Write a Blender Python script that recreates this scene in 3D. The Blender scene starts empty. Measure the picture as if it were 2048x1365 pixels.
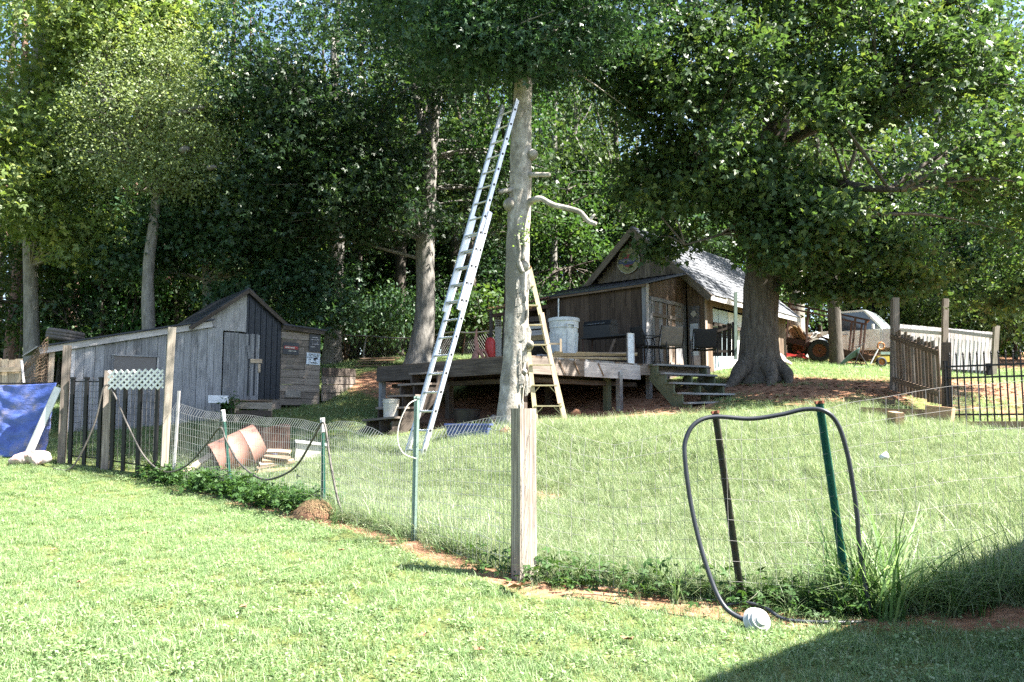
import bpy, math, random
import numpy as np
from mathutils import Vector, Matrix, Euler
random.seed(7)
R = math.radians
scn = bpy.context.scene
# ------------------------------------------------------------------ camera, sky, sun, exposure
F = 1650.0                      # focal length in pixels of the 2048 wide photograph
PITCH = math.atan(168 / F)
CZ = 1.58
cd = bpy.data.cameras.new('camera'); cam = bpy.data.objects.new('camera', cd)
scn.collection.objects.link(cam); scn.camera = cam
cd.sensor_width = 36.0; cd.lens = F / 2048 * 36.0; cd.clip_start = .05; cd.clip_end = 1000
cam.location = (0, 0, CZ); cam.rotation_euler = (math.pi / 2 + PITCH, 0, 0)
SUN = Vector((.96, -.22, 1.28)).normalized()       # towards the sun
SUN_EL = math.asin(SUN.z)
w = bpy.data.worlds.new('World'); scn.world = w; w.use_nodes = True
nt = w.node_tree; bgn = nt.nodes['Background']
sky = nt.nodes.new('ShaderNodeTexSky'); sky.sky_type = 'NISHITA'; sky.sun_disc = False
sky.sun_elevation = SUN_EL; sky.sun_rotation = math.atan2(SUN.x, SUN.y)
sky.air_density = 1.0; sky.dust_density = 1.2; sky.ozone_density = 1.0
nt.links.new(sky.outputs['Color'], bgn.inputs['Color']); bgn.inputs['Strength'].default_value = .065
ld = bpy.data.lights.new('sun', 'SUN'); ld.energy = 5.0; ld.angle = R(.53); ld.color = (1, .95, .86)
sun = bpy.data.objects.new('sun', ld); scn.collection.objects.link(sun)
sun.rotation_euler = SUN.to_track_quat('Z', 'Y').to_euler()
scn.view_settings.view_transform = 'Standard'; scn.view_settings.look = 'None'
scn.view_settings.exposure = 2.65; scn.view_settings.gamma = 1; scn.view_settings.use_curve_mapping = False
scn.render.engine = 'CYCLES'
scn.cycles.max_bounces = 5; scn.cycles.diffuse_bounces = 2; scn.cycles.glossy_bounces = 2
scn.cycles.transmission_bounces = 2; scn.cycles.transparent_max_bounces = 6
scn.cycles.caustics_reflective = False; scn.cycles.caustics_refractive = False
scn.cycles.sample_clamp_indirect = 6; scn.cycles.adaptive_threshold = .01; scn.cycles.use_denoising = False
# ------------------------------------------------------------------ from a pixel of the photograph to a place
def P(px, py, D):
    dx = (px - 1024) / F; dv = (682.5 - py) / F
    d = Vector((dx, math.cos(PITCH) - dv * math.sin(PITCH), math.sin(PITCH) + dv * math.cos(PITCH)))
    return Vector((0, 0, CZ)) + d * (D / d.y)
def GX(px, D):
    return P(px, 850, D).x
CP = np.array([(-14,-5,-.2),(0,-5,-.22),(14,-5,-.2),(0,0,0),(-9,2,.1),(9,2,.05),(1.6,5.9,.33),(2.3,5.7,.32),(3.7,6,.36),
 (.08,6.4,.46),(-.86,7.5,.55),(-2.1,9.3,.57),(-3.9,11.3,.66),(-5.1,12.3,.72),(-6.2,12.7,.90),(-7,13,1.05),(-8.6,13.5,1.06),(-15,14,1.3),
 (-5.5,8.5,.5),(.4,10,.78),(-1.34,12.2,1.1),(.63,13.7,1.56),(2.1,16.5,1.8),(-2.9,18,1.78),(4.1,16.3,1.98),(5.6,19,2.62),(8.2,20,2.72),(9.2,25,3.5),
 (7.6,14.5,1.66),(9.2,13.4,1.45),(7.9,17,2.3),(12.5,24,3.1),(7.4,12,1.36),(5,9,.75),(-8.4,15.5,1.45),(-6.3,17,1.66),(-4.5,18.3,2.08),(-3.8,20,2.45),(-2.48,22,3.2),
 (-15,20,2.1),(-12,26,3.0),(0,26,3.75),(6,28,4.0),(13.5,31,4.12),(0,45,5.6),(-25,45,4.8),(25,45,5.6),(0,85,8),(-60,70,6),(60,70,7),(30,15,2.2),(26,0,0),(-26,0,0),(-35,20,2)], float)
_ph = lambda r2: np.sqrt(r2 + 3.0)
_n = len(CP); _A = np.zeros((_n + 3, _n + 3))
_A[:_n, :_n] = _ph(((CP[:, None, :2] - CP[None, :, :2]) ** 2).sum(-1)) - .15 * np.eye(_n)
_A[:_n, _n] = 1; _A[:_n, _n + 1:] = CP[:, :2]; _A[_n, :_n] = 1; _A[_n + 1:, :_n] = CP[:, :2].T
_W = np.linalg.solve(_A, np.concatenate([CP[:, 2], [0, 0, 0]]))
def GA(x, y):
    x = np.asarray(x, float); y = np.asarray(y, float)
    z = _W[_n] + _W[_n + 1] * x + _W[_n + 2] * y
    for i in range(_n):
        z = z + _W[i] * _ph((x - CP[i, 0]) ** 2 + (y - CP[i, 1]) ** 2)
    z = z + .018 * np.sin(2.1 * x + 1.3 * np.sin(1.7 * y)) * np.cos(1.9 * y + .6) + .012 * np.sin(5.3 * x + 2 * y) * np.sin(4.7 * y - x)
    return z
def G(x, y):
    return float(GA(x, y))
def PG(px, D, dz=0):
    x = GX(px, D); return Vector((x, D, G(x, D) + dz))
# ------------------------------------------------------------------ objects
COL = scn.collection
WM = {}
def link(o, parent=None, M=None):
    COL.objects.link(o); M = M or Matrix.Identity(4)
    if parent is not None:
        o.parent = parent; o.matrix_basis = WM[parent.name].inverted() @ M
    else:
        o.matrix_basis = M
    WM[o.name] = M.copy(); return o
def tag(o, label=None, cat=None, group=None, kind=None):
    if label: o['label'] = label
    if cat: o['category'] = cat
    if group: o['group'] = group
    if kind: o['kind'] = kind
    return o
def thing(name, loc, label, cat, group=None, rz=0):
    o = bpy.data.objects.new(name, None); o.empty_display_size = .2
    link(o, None, Matrix.Translation(Vector(loc)) @ Matrix.Rotation(rz, 4, 'Z'))
    return tag(o, label, cat, group)
def V(*a): return Vector(a)
def frame(p0, p1, up=V(0, 0, 1)):
    z = (p1 - p0).normalized()
    if abs(z.dot(up)) > .98: up = V(0, 1, 0) if abs(z.y) < .9 else V(1, 0, 0)
    x = up.cross(z).normalized(); y = z.cross(x)
    return Matrix(((x.x, y.x, z.x, p0.x), (x.y, y.y, z.y, p0.y), (x.z, y.z, z.z, p0.z), (0, 0, 0, 1)))
class MB:
    def __init__(s): s.v = []; s.f = []
    def add(s, vs, fs):
        b = len(s.v); s.v += [tuple(v) for v in vs]; s.f += [tuple(b + i for i in f) for f in fs]; return s
    def box(s, c, d, M=None, taper=1.0):
        x, y, z = d[0] / 2, d[1] / 2, d[2] / 2
        vs = [V(c[0] + sx * x * (taper if sz > 0 else 1), c[1] + sy * y * (taper if sz > 0 else 1), c[2] + sz * z) for sz in (-1, 1) for sy in (-1, 1) for sx in (-1, 1)]
        if M: vs = [M @ v for v in vs]
        return s.add(vs, [(0, 2, 3, 1), (4, 5, 7, 6), (0, 1, 5, 4), (2, 6, 7, 3), (0, 4, 6, 2), (1, 3, 7, 5)])
    def beam(s, p0, p1, wd, th, up=V(0, 0, 1)):
        p0, p1 = Vector(p0), Vector(p1); L = (p1 - p0).length
        return s.box((0, 0, L / 2), (wd, th, L), frame(p0, p1, up))
    def tube(s, pts, r, n=8, cap=True):
        pts = [Vector(p) for p in pts]; k = len(pts)
        rs = r if hasattr(r, '__len__') else [r] * k
        ref = None; b = len(s.v)
        for i, p in enumerate(pts):
            t = (pts[min(i + 1, k - 1)] - pts[max(i - 1, 0)]).normalized()
            if ref is None: ref = t.cross(V(0, 0, 1) if abs(t.z) < .9 else V(1, 0, 0)).normalized()
            ref = (ref - t * ref.dot(t)).normalized(); q = t.cross(ref)
            for j in range(n):
                a = 2 * math.pi * j / n
                s.v.append(tuple(p + ref * (rs[i] * math.cos(a)) + q * (rs[i] * math.sin(a))))
        for i in range(k - 1):
            for j in range(n):
                a, c = b + i * n + j, b + i * n + (j + 1) % n
                s.f.append((a, c, c + n, a + n))
        if cap:
            s.f.append(tuple(b + j for j in range(n))[::-1]); s.f.append(tuple(b + (k - 1) * n + j for j in range(n)))
        return s
    def lathe(s, prof, n=20, M=None):
        b = len(s.v); M = M or Matrix.Identity(4)
        for r, z in prof:
            for j in range(n):
                a = 2 * math.pi * j / n; s.v.append(tuple(M @ V(r * math.cos(a), r * math.sin(a), z)))
        for i in range(len(prof) - 1):
            for j in range(n):
                a, c = b + i * n + j, b + i * n + (j + 1) % n
                s.f.append((a, c, c + n, a + n))
        return s
    def prism(s, poly, off):
        off = Vector(off); n = len(poly); poly = [Vector(p) for p in poly]
        return s.add(poly + [p + off for p in poly], [tuple(range(n))[::-1], tuple(range(n, 2 * n))] + [(i, (i + 1) % n, n + (i + 1) % n, n + i) for i in range(n)])
    def grid(s, fn, nu, nv):
        b = len(s.v)
        for i in range(nu + 1):
            for j in range(nv + 1): s.v.append(tuple(fn(i / nu, j / nv)))
        for i in range(nu):
            for j in range(nv):
                a = b + i * (nv + 1) + j; s.f.append((a, a + nv + 1, a + nv + 2, a + 1))
        return s
    def build(s, name, m, parent=None, smooth=False, M=None, world=True):
        """vertices are world coordinates; M (a frame) becomes the object's own axes"""
        M = M or (WM[parent.name].copy() if parent is not None else Matrix.Translation(Vector(s.v[0])))
        me = bpy.data.meshes.new(name); Mi = M.inverted()
        me.from_pydata([tuple(Mi @ Vector(v)) for v in s.v], [], s.f); me.validate(); me.update()
        if smooth:
            for p in me.polygons: p.use_smooth = True
            if smooth == 'a': me.set_sharp_from_angle(angle=R(40))
        o = bpy.data.objects.new(name, me); me.materials.append(M_(m))
        return link(o, parent, M)
def plank(name, p0, p1, wd, th, m, parent=None, up=V(0, 0, 1), rough=.004):
    """one board, grain along its own z axis, ends and edges a little uneven"""
    p0, p1 = Vector(p0), Vector(p1); L = (p1 - p0).length; M = frame(p0, p1, up)
    me = bpy.data.meshes.new(name); rr = lambda a: random.uniform(-a, a)
    vs = []; k = 3
    e0, e1 = rr(rough), rr(rough)
    bow = rr(rough * 1.2)
    for i in range(k):
        z = L * i / (k - 1); b = bow if i == 1 else 0
        ww = wd + rr(rough) * .7
        if i == 0: zz = (e0, e0 + rr(rough), e0 + rr(rough), e0)
        elif i == k - 1: zz = (L + e1, L + e1 + rr(rough), L + e1 + rr(rough), L + e1)
        else: zz = (z,) * 4
        c = min(th, wd) * .12
        for (sx, sy) in ((-1, -1), (1, -1), (1, 1), (-1, 1)):
            q = zz[(sx > 0) * 1 + (sy > 0) * 2 if (sx > 0) * 1 + (sy > 0) * 2 < 4 else 0]
            vs.append((sx * (ww / 2 - (c if False else 0)), sy * th / 2 + b, q))
    fs = [(3, 2, 1, 0), (4 * k - 4, 4 * k - 3, 4 * k - 2, 4 * k - 1)]
    for i in range(k - 1):
        for j in range(4):
            a = 4 * i + j; b2 = 4 * i + (j + 1) % 4; fs.append((a, b2, b2 + 4, a + 4))
    me.from_pydata(vs, [], fs); me.update(); me.materials.append(M_(m))
    return link(bpy.data.objects.new(name, me), parent, M)
# ------------------------------------------------------------------ materials
_M = {}
def M_(m):
    return _M[m] if isinstance(m, str) else m
def newmat(name):
    m = bpy.data.materials.new(name); m.use_nodes = True; _M[name] = m
    n = m.node_tree; return m, n, n.nodes['Principled BSDF']
def N(n, t, **kw):
    nd = n.nodes.new(t)
    for k, v in kw.items():
        if k in nd.inputs.keys() if isinstance(k, str) else False: nd.inputs[k].default_value = v
        else: setattr(nd, k, v)
    return nd
def ramp(n, fac, stops):
    r = n.nodes.new('ShaderNodeValToRGB'); e = r.color_ramp.elements
    while len(e) < len(stops): e.new(.5)
    for q, (p, c) in zip(e, stops): q.position = p; q.color = (*c, 1)
    n.links.new(fac, r.inputs[0]); return r.outputs[0]
def noise(n, scale, vec=None, detail=4, rough=.55):
    t = n.nodes.new('ShaderNodeTexNoise'); t.inputs['Scale'].default_value = scale; t.inputs['Detail'].default_value = detail
    t.inputs['Roughness'].default_value = rough
    if vec is not None: n.links.new(vec, t.inputs['Vector'])
    return t.outputs['Fac']
def math_(n, op, a, b):
    t = n.nodes.new('ShaderNodeMath'); t.operation = op
    for i, v in enumerate((a, b)):
        if isinstance(v, (int, float)): t.inputs[i].default_value = v
        else: n.links.new(v, t.inputs[i])
    return t.outputs[0]
def objvec(n, scale=(1, 1, 1), rnd=True, coord='Object'):
    tc = n.nodes.new('ShaderNodeTexCoord'); mp = n.nodes.new('ShaderNodeMapping'); mp.inputs['Scale'].default_value = scale
    n.links.new(tc.outputs[coord], mp.inputs['Vector'])
    if rnd:
        oi = n.nodes.new('ShaderNodeObjectInfo'); s = n.nodes.new('ShaderNodeVectorMath'); s.operation = 'SCALE'
        s.inputs[0].default_value = (37, 53, 71); n.links.new(oi.outputs['Random'], s.inputs['Scale']); n.links.new(s.outputs[0], mp.inputs['Location'])
        return mp.outputs[0], oi.outputs['Random']
    return mp.outputs[0], None
def mixc(n, fac, a, b, mode='MIX'):
    t = n.nodes.new('ShaderNodeMix'); t.data_type = 'RGBA'; t.blend_type = mode
    if isinstance(fac, (int, float)): t.inputs[0].default_value = fac
    else: n.links.new(fac, t.inputs[0])
    for i, v in ((6, a), (7, b)):
        if isinstance(v, tuple): t.inputs[i].default_value = (*v, 1)
        else: n.links.new(v, t.inputs[i])
    return t.outputs[2]
def bump(n, b, h, strength=.3, dist=.01):
    t = n.nodes.new('ShaderNodeBump'); t.inputs['Strength'].default_value = strength; t.inputs['Distance'].default_value = dist
    n.links.new(h, t.inputs['Height']); n.links.new(t.outputs[0], b.inputs['Normal'])
def wood(name, c0, c1, c2, rough=.85, var=.25, grain=1.0):
    """weathered board: grain streaks along local z, per-board tone, knots and stains"""
    m, n, b = newmat(name)
    v, rnd = objvec(n, (26 * grain, 26 * grain, 1.1))
    g = noise(n, 1.6, v, 6, .65)
    col = ramp(n, g, [(.28, c0), (.5, c1), (.72, c2)])
    v2, _ = objvec(n, (5, 5, 1.7)); st = noise(n, 1.3, v2, 3)
    col = mixc(n, math_(n, 'MULTIPLY', ramp1(n, st, .5, .75), .55), col, tuple(x * .45 for x in c0))
    tone = math_(n, 'ADD', math_(n, 'MULTIPLY', rnd, 2 * var), 1 - var)
    hsv = n.nodes.new('ShaderNodeHueSaturation'); n.links.new(col, hsv.inputs['Color']); n.links.new(tone, hsv.inputs['Value'])
    n.links.new(hsv.outputs[0], b.inputs['Base Color']); b.inputs['Roughness'].default_value = rough
    b.inputs['Specular IOR Level'].default_value = .25
    bump(n, b, g, .5, .004); return m
def ramp1(n, fac, lo, hi):
    t = n.nodes.new('ShaderNodeMapRange'); t.inputs['From Min'].default_value = lo; t.inputs['From Max'].default_value = hi
    n.links.new(fac, t.inputs['Value']); return t.outputs[0]
def plain(name, c, rough=.5, metal=0.0, mott=.18, scale=9, c2=None, bm=0, spec=.4):
    """paint, plastic or metal with mottling, dirt and small relief"""
    m, n, b = newmat(name); v, rnd = objvec(n, (1, 1, 1))
    f = noise(n, scale, v, 5, .6)
    c2 = c2 or tuple(x * .55 for x in c)
    col = mixc(n, ramp1(n, f, .62 - mott * 2, .75), c, c2) if mott else None
    if col: n.links.new(mixc(n, .85, c, col), b.inputs['Base Color'])
    else: b.inputs['Base Color'].default_value = (*c, 1)
    b.inputs['Roughness'].default_value = rough; b.inputs['Metallic'].default_value = metal
    b.inputs['Specular IOR Level'].default_value = spec
    if bm: bump(n, b, f, bm, .01)
    return m
def foliage(name, c0, c1, c2, trans=.4, rough=.45, hv=.05, spec=.35, tint=(1.25, 1.3, .6)):
    m, n, b = newmat(name)
    at = n.nodes.new('ShaderNodeAttribute'); at.attribute_name = 'shade'
    oi = n.nodes.new('ShaderNodeObjectInfo')
    col = ramp(n, at.outputs['Fac'], [(0, c0), (.55, c1), (1, c2)])
    hs = n.nodes.new('ShaderNodeHueSaturation'); n.links.new(col, hs.inputs['Color'])
    n.links.new(math_(n, 'ADD', math_(n, 'MULTIPLY', oi.outputs['Random'], hv), .5 - hv / 2), hs.inputs['Hue'])
    n.links.new(math_(n, 'ADD', math_(n, 'MULTIPLY', oi.outputs['Random'], .3), .85), hs.inputs['Value'])
    n.links.new(hs.outputs[0], b.inputs['Base Color']); b.inputs['Roughness'].default_value = rough
    b.inputs['Specular IOR Level'].default_value = spec
    tr = n.nodes.new('ShaderNodeBsdfTranslucent'); mx = n.nodes.new('ShaderNodeMixShader'); mx.inputs[0].default_value = trans
    tc = mixc(n, 1.0, hs.outputs[0], tint, 'MULTIPLY'); n.links.new(tc, tr.inputs['Color'])
    out = n.nodes['Material Output']
    n.links.new(b.outputs[0], mx.inputs[1]); n.links.new(tr.outputs[0], mx.inputs[2]); n.links.new(mx.outputs[0], out.inputs['Surface'])
    return m
def bark(name, c0, c1, c2, sx=9, sz=2.2, strength=.8, patch=None):
    m, n, b = newmat(name)
    v, rnd = objvec(n, (sx, sx, sz)); g = noise(n, 1.5, v, 7, .68)
    col = ramp(n, g, [(.3, c0), (.5, c1), (.7, c2)])
    if patch:
        v2, _ = objvec(n, (2.2, 2.2, 1.4)); q = noise(n, 1.2, v2, 4)
        col = mixc(n, ramp1(n, q, .5, .62), col, patch)
    n.links.new(col, b.inputs['Base Color']); b.inputs['Roughness'].default_value = .92; b.inputs['Specular IOR Level'].default_value = .15
    bump(n, b, g, strength, .03); return m
wood('grey_board', (.125, .125, .13), (.25, .25, .26), (.36, .355, .36))
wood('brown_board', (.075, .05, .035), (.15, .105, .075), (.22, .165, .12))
wood('grey_brown_board', (.11, .09, .075), (.21, .175, .15), (.31, .27, .235))
wood('old_post', (.06, .048, .04), (.25, .215, .18), (.47, .43, .38), var=.05, grain=1.5)
wood('pale_board', (.30, .22, .15), (.46, .36, .26), (.56, .46, .35), var=.15)
wood('post_wood', (.13, .11, .09), (.26, .225, .185), (.40, .355, .31), var=.1)
wood('green_board', (.06, .075, .045), (.12, .135, .085), (.18, .18, .13), var=.15)
wood('dark_board', (.035, .028, .022), (.075, .06, .05), (.12, .1, .085))
wood('yellow_board', (.25, .17, .08), (.40, .29, .15), (.5, .39, .23), var=.15)
wood('timber', (.20, .12, .07), (.36, .23, .14), (.46, .32, .21), var=.15)
wood('whitewash_board', (.33, .31, .31), (.50, .47, .46), (.6, .57, .56), var=.1)
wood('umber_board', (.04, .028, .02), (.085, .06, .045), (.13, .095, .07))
wood('white_board', (.5, .47, .47), (.68, .65, .66), (.78, .76, .77), var=.08)
wood('plywood', (.20, .195, .20), (.33, .32, .325), (.42, .41, .42), grain=.5, var=.05)
plain('tin_dark', (.035, .04, .05), .45, .5, .2); plain('tin_grey', (.30, .32, .36), .35, .7, .2, c2=(.2, .17, .15))
plain('tin_rust', (.42, .22, .15), .6, .4, .25, c2=(.28, .09, .05)); plain('shingle', (.16, .17, .19), .9, 0, .25, 14, bm=.3)
plain('alu', (.62, .64, .66), .38, .75, .15, c2=(.42, .42, .42)); plain('black_metal', (.018, .018, .02), .45, .3, .1)
plain('rust', (.27, .10, .06), .75, .3, .25, 12, c2=(.13, .05, .03), bm=.2); plain('rust_pale', (.42, .24, .19), .6, .3, .3, 6, c2=(.25, .11, .08), bm=.15)
plain('dark_rust', (.10, .05, .035), .8, .3, .25, 12, c2=(.045, .025, .02))
plain('wire', (.40, .405, .40), .45, .5, .15); plain('dull_wire', (.30, .29, .28), .85, 0, .1, spec=.15); plain('dark_wire', (.09, .09, .09), .6, .3, .1)
plain('green_steel', (.022, .12, .085), .45, .1, .2, 18, c2=(.012, .06, .045)); plain('old_green_steel', (.05, .075, .055), .6, .2, .25, 20, c2=(.06, .03, .02))
plain('pale_green_steel', (.24, .33, .29), .5, .1, .15); plain('post_tip', (.72, .72, .70), .5, 0, .15)
plain('rubber', (.022, .022, .024), .7, 0, .15); plain('tyre', (.10, .09, .085), .85, 0, .2, 20); plain('hose_black', (.028, .032, .042), .42, 0, .1)
plain('hose_grey', (.10, .09, .08), .55, 0, .15); plain('white_plastic', (.72, .73, .74), .45, 0, .1); plain('dirty_white', (.62, .61, .57), .55, 0, .2, 7, c2=(.4, .36, .28))
plain('grey_plastic', (.58, .61, .63), .5, 0, .1); plain('red_paint', (.42, .03, .025), .4, 0, .12); plain('blue_plastic', (.06, .09, .26), .5, 0, .15)
plain('black_plastic', (.02, .02, .022), .5, 0, .1); plain('black_fabric', (.03, .028, .027), .9, 0, .15, 30); plain('tan_fabric', (.20, .17, .14), .9, 0, .2, 15)
plain('concrete', (.30, .27, .24), .95, 0, .25, 10, bm=.3); plain('white_paint', (.80, .80, .80), .55, 0, .12); plain('blue_white', (.55, .68, .75), .5, 0, .2, 5)
plain('truck_paint', (.70, .74, .70), .35, .1, .12, 5); plain('sign_black', (.025, .03, .04), .4, 0, .1); plain('sign_red', (.30, .035, .035), .4, 0, .1)
plain('sign_yellow', (.33, .32, .15), .45, 0, .12); plain('sign_blue', (.05, .07, .18), .45, 0, .1); plain('ink', (.02, .02, .025), .5, 0, 0); plain('paper', (.62, .68, .76), .5, 0, .08)
plain('orange_paint', (.36, .14, .03), .45, 0, .15); plain('yellow_paint', (.55, .42, .06), .45, 0, .15); plain('teal_mesh', (.07, .12, .12), .8, 0, .2)
plain('brown_net', (.22, .15, .10), .9, 0, .2); plain('straw', (.25, .17, .09), .95, 0, .25, 20, bm=.4); plain('dry_leaf', (.30, .16, .09), .8, 0, .2, 30)
plain('litter_white', (.56, .54, .53), .5, 0, .22, 9, c2=(.30, .12, .10)); plain('web', (.19, .18, .17), .95, 0, .2, 12); plain('fiberglass', (.52, .46, .28), .5, 0, .15, 8)
plain('cloud_plastic', (.40, .41, .40), .3, 0, .15); plain('soot', (.02, .02, .02), .9, 0, .1); plain('chrome', (.6, .6, .6), .2, .9, 0)
plain('hood_pale', (.66, .68, .66), .3, .1, .1); plain('house_siding', (.55, .53, .50), .7, 0, .1); plain('dirt_clod', (.25, .13, .08), 1, 0, .2, 20, bm=.5)
m, n, b = newmat('glass'); b.inputs['Base Color'].default_value = (.05, .06, .07, 1); b.inputs['Roughness'].default_value = .06; b.inputs['Specular IOR Level'].default_value = .9
v, _ = objvec(n); bump(n, b, noise(n, 2, v, 2), .05, .02)
m, n, b = newmat('windshield'); b.inputs['Base Color'].default_value = (.55, .63, .66, 1); b.inputs['Roughness'].default_value = .08; b.inputs['Specular IOR Level'].default_value = 1  # pale base colour stands in for sky reflected in the glass
m, n, b = newmat('tarp'); v, _ = objvec(n, (1, 1, 1), False)
f = noise(n, 3.0, v, 5, .6); col = ramp(n, f, [(.3, (.04, .065, .24)), (.48, (.06, .105, .36)), (.58, (.11, .135, .32)), (.68, (.25, .21, .22))])
n.links.new(col, b.inputs['Base Color']); b.inputs['Roughness'].default_value = .62
v2, _ = objvec(n, (3, 3, 9), False); bump(n, b, noise(n, 2.2, v2, 5, .6), .6, .03)
foliage('leaf_lawn', (.10, .19, .065), (.24, .34, .155), (.44, .47, .32), .42, .45, 0, .4, (1.1, 1.15, .85))
foliage('leaf_tall_grass', (.10, .17, .065), (.25, .315, .17), (.50, .50, .38), .42, .42, 0, .45, (1.1, 1.12, .85))
foliage('leaf_ivy', (.03, .075, .02), (.05, .11, .03), (.10, .17, .05), .3, .55, 0, .2)
foliage('leaf_gum', (.028, .066, .032), (.042, .09, .042), (.075, .13, .055), .35, .42, .03, .42)
foliage('leaf_oak', (.045, .085, .036), (.07, .125, .05), (.17, .22, .06), .42, .45, .03, .34)
foliage('leaf_poplar', (.10, .165, .055), (.175, .26, .085), (.32, .36, .12), .42, .45, .03, .4)
foliage('leaf_elm', (.13, .17, .08), (.20, .24, .115), (.30, .33, .18), .38, .5, .03, .35)
foliage('leaf_wood', (.032, .07, .022), (.055, .105, .032), (.10, .15, .045), .4, .52, .07, .25)
bark('bark_pale', (.13, .115, .095), (.33, .305, .265), (.50, .47, .42), 7, 4.5, 1.0, (.20, .185, .155))
bark('bark_grey', (.10, .095, .085), (.19, .18, .165), (.28, .265, .245), 10, 3.0, .8)
bark('bark_oak', (.055, .045, .037), (.115, .098, .082), (.19, .165, .14), 11, 1.6, 1.0)
bark('bark_pine', (.09, .055, .042), (.19, .12, .095), (.30, .21, .17), 8, 2.0, .9)
bark('bark_dark', (.04, .035, .03), (.08, .07, .06), (.14, .125, .11), 9, 2, .9)
# ------------------------------------------------------------------ ground
rng = np.random.default_rng(11)
FLINE = [V(6.5, 6.6), V(3.7, 5.95), V(2.36, 5.72), V(1.62, 5.86), V(.1, 6.38), V(-.86, 7.5), V(-2.1, 9.3), V(-3.9, 11.3), V(-5.1, 12.3), V(-6.2, 12.7), V(-7.0, 13.0), V(-9.5, 13.4), V(-16, 14)]
FLX = np.array([p.x for p in FLINE][::-1]); FLY = np.array([p.y for p in FLINE][::-1])
def fy(x): return np.interp(x, FLX, FLY)                 # depth of the fence line at x
def fdist(x, y):                                         # distance to the fence line
    d = np.full(np.shape(x), 99.0)
    for a, c in zip(FLINE[:-1], FLINE[1:]):
        ex, ey = c.x - a.x, c.y - a.y; L2 = ex * ex + ey * ey
        t = np.clip(((x - a.x) * ex + (y - a.y) * ey) / L2, 0, 1)
        d = np.minimum(d, np.hypot(x - a.x - t * ex, y - a.y - t * ey))
    return d
def sn(x, y, s, k=0):                                    # cheap smooth noise -1..1
    return (np.sin(x * s + 1.7 * np.sin(y * s * .83 + k) + k) + np.sin(y * s * 1.21 - 1.3 * np.sin(x * s * .71 + 2 * k)) + np.sin((x + y) * s * 1.9 + 3 * k) * .5) / 2.5
def lay(x, a, b): return np.clip((x - a) / (b - a), 0, 1)
def dirt(x, y):
    """bare soil: strip along the fence foot, under the deck and the oak, the bank on the right"""
    s = y - fy(x)
    d = np.exp(-((s + .22) / .26) ** 2) * (.85 + .3 * sn(x, y, 2.3, 1)) * lay(x, -5.5, -3.5)
    d = np.maximum(d, np.exp(-(((x - 1.0) / 3.2) ** 2 + ((y - 17.4) / 2.2) ** 2)) * 1.3)
    d = np.maximum(d, np.exp(-(((x - 6.8) / 2.6) ** 2 + ((y - 17.6) / 2.6) ** 2)) * 1.25 * (.8 + .4 * sn(x, y, 1.9, 4)))
    d = np.maximum(d, np.exp(-(((x - 11) / 2.9) ** 2 + ((y - 18) / 3.6) ** 2)) * 1.4 * (.8 + .5 * sn(x, y, 2.2, 9)))
    d = np.maximum(d, np.exp(-(((x + 3.0) / 1.4) ** 2 + ((y - 20.6) / 1.2) ** 2)) * 1.1)
    d = np.maximum(d, lay(y, 23, 28) * .9)
    d = np.maximum(d, lay(sn(x, y, 1.1, 6) + sn(x, y, 2.7, 2) * .6, .95, 1.4) * .7 * (y > 7))
    return np.clip(d, 0, 1)
def axis(lo, hi, a, b, fine, coarse):
    return np.unique(np.concatenate([np.arange(a, b, fine), np.geomspace(1, 1 + hi - b, coarse) - 1 + b, -(np.geomspace(1, 1 + a - lo, coarse) - 1) + a]))
xs = axis(-160, 160, -14, 14, .14, 40); ys = axis(-60, 260, 1, 26, .14, 44)
X, Y = np.meshgrid(xs, ys, indexing='ij'); Z = GA(X, Y)
nx, ny = X.shape; idx = np.arange(nx * ny).reshape(nx, ny)
me = bpy.data.meshes.new('ground')
me.from_pydata(np.stack([X.ravel(), Y.ravel(), Z.ravel()], 1).tolist(), [], np.stack([idx[:-1, :-1], idx[1:, :-1], idx[1:, 1:], idx[:-1, 1:]], -1).reshape(-1, 4).tolist())
at = me.attributes.new('soil', 'FLOAT', 'POINT'); at.data.foreach_set('value', dirt(X, Y).ravel().astype(np.float32))
for p in me.polygons: p.use_smooth = True
m, n, b = newmat('soil_and_turf')
v, _ = objvec(n, (1, 1, 1), False); a_ = n.nodes.new('ShaderNodeAttribute'); a_.attribute_name = 'soil'
f1 = noise(n, 7, v, 6, .65); f2 = noise(n, 55, v, 4, .6)
turf = ramp(n, f2, [(.3, (.06, .075, .025)), (.55, (.11, .13, .045)), (.75, (.19, .18, .085))])
soil = ramp(n, f1, [(.3, (.15, .075, .045)), (.5, (.27, .145, .09)), (.7, (.38, .23, .15))])
mk = ramp1(n, math_(n, 'ADD', a_.outputs['Fac'], math_(n, 'MULTIPLY', math_(n, 'SUBTRACT', f1, .5), .8)), .32, .55)
n.links.new(mixc(n, mk, turf, soil), b.inputs['Base Color']); b.inputs['Roughness'].default_value = 1; b.inputs['Specular IOR Level'].default_value = .1
bump(n, b, math_(n, 'ADD', f1, math_(n, 'MULTIPLY', f2, .5)), .6, .03)
me.materials.append(m); ground = link(bpy.data.objects.new('ground', me)); tag(ground, 'sloping yard of grass and red soil', None, None, 'structure')
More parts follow.
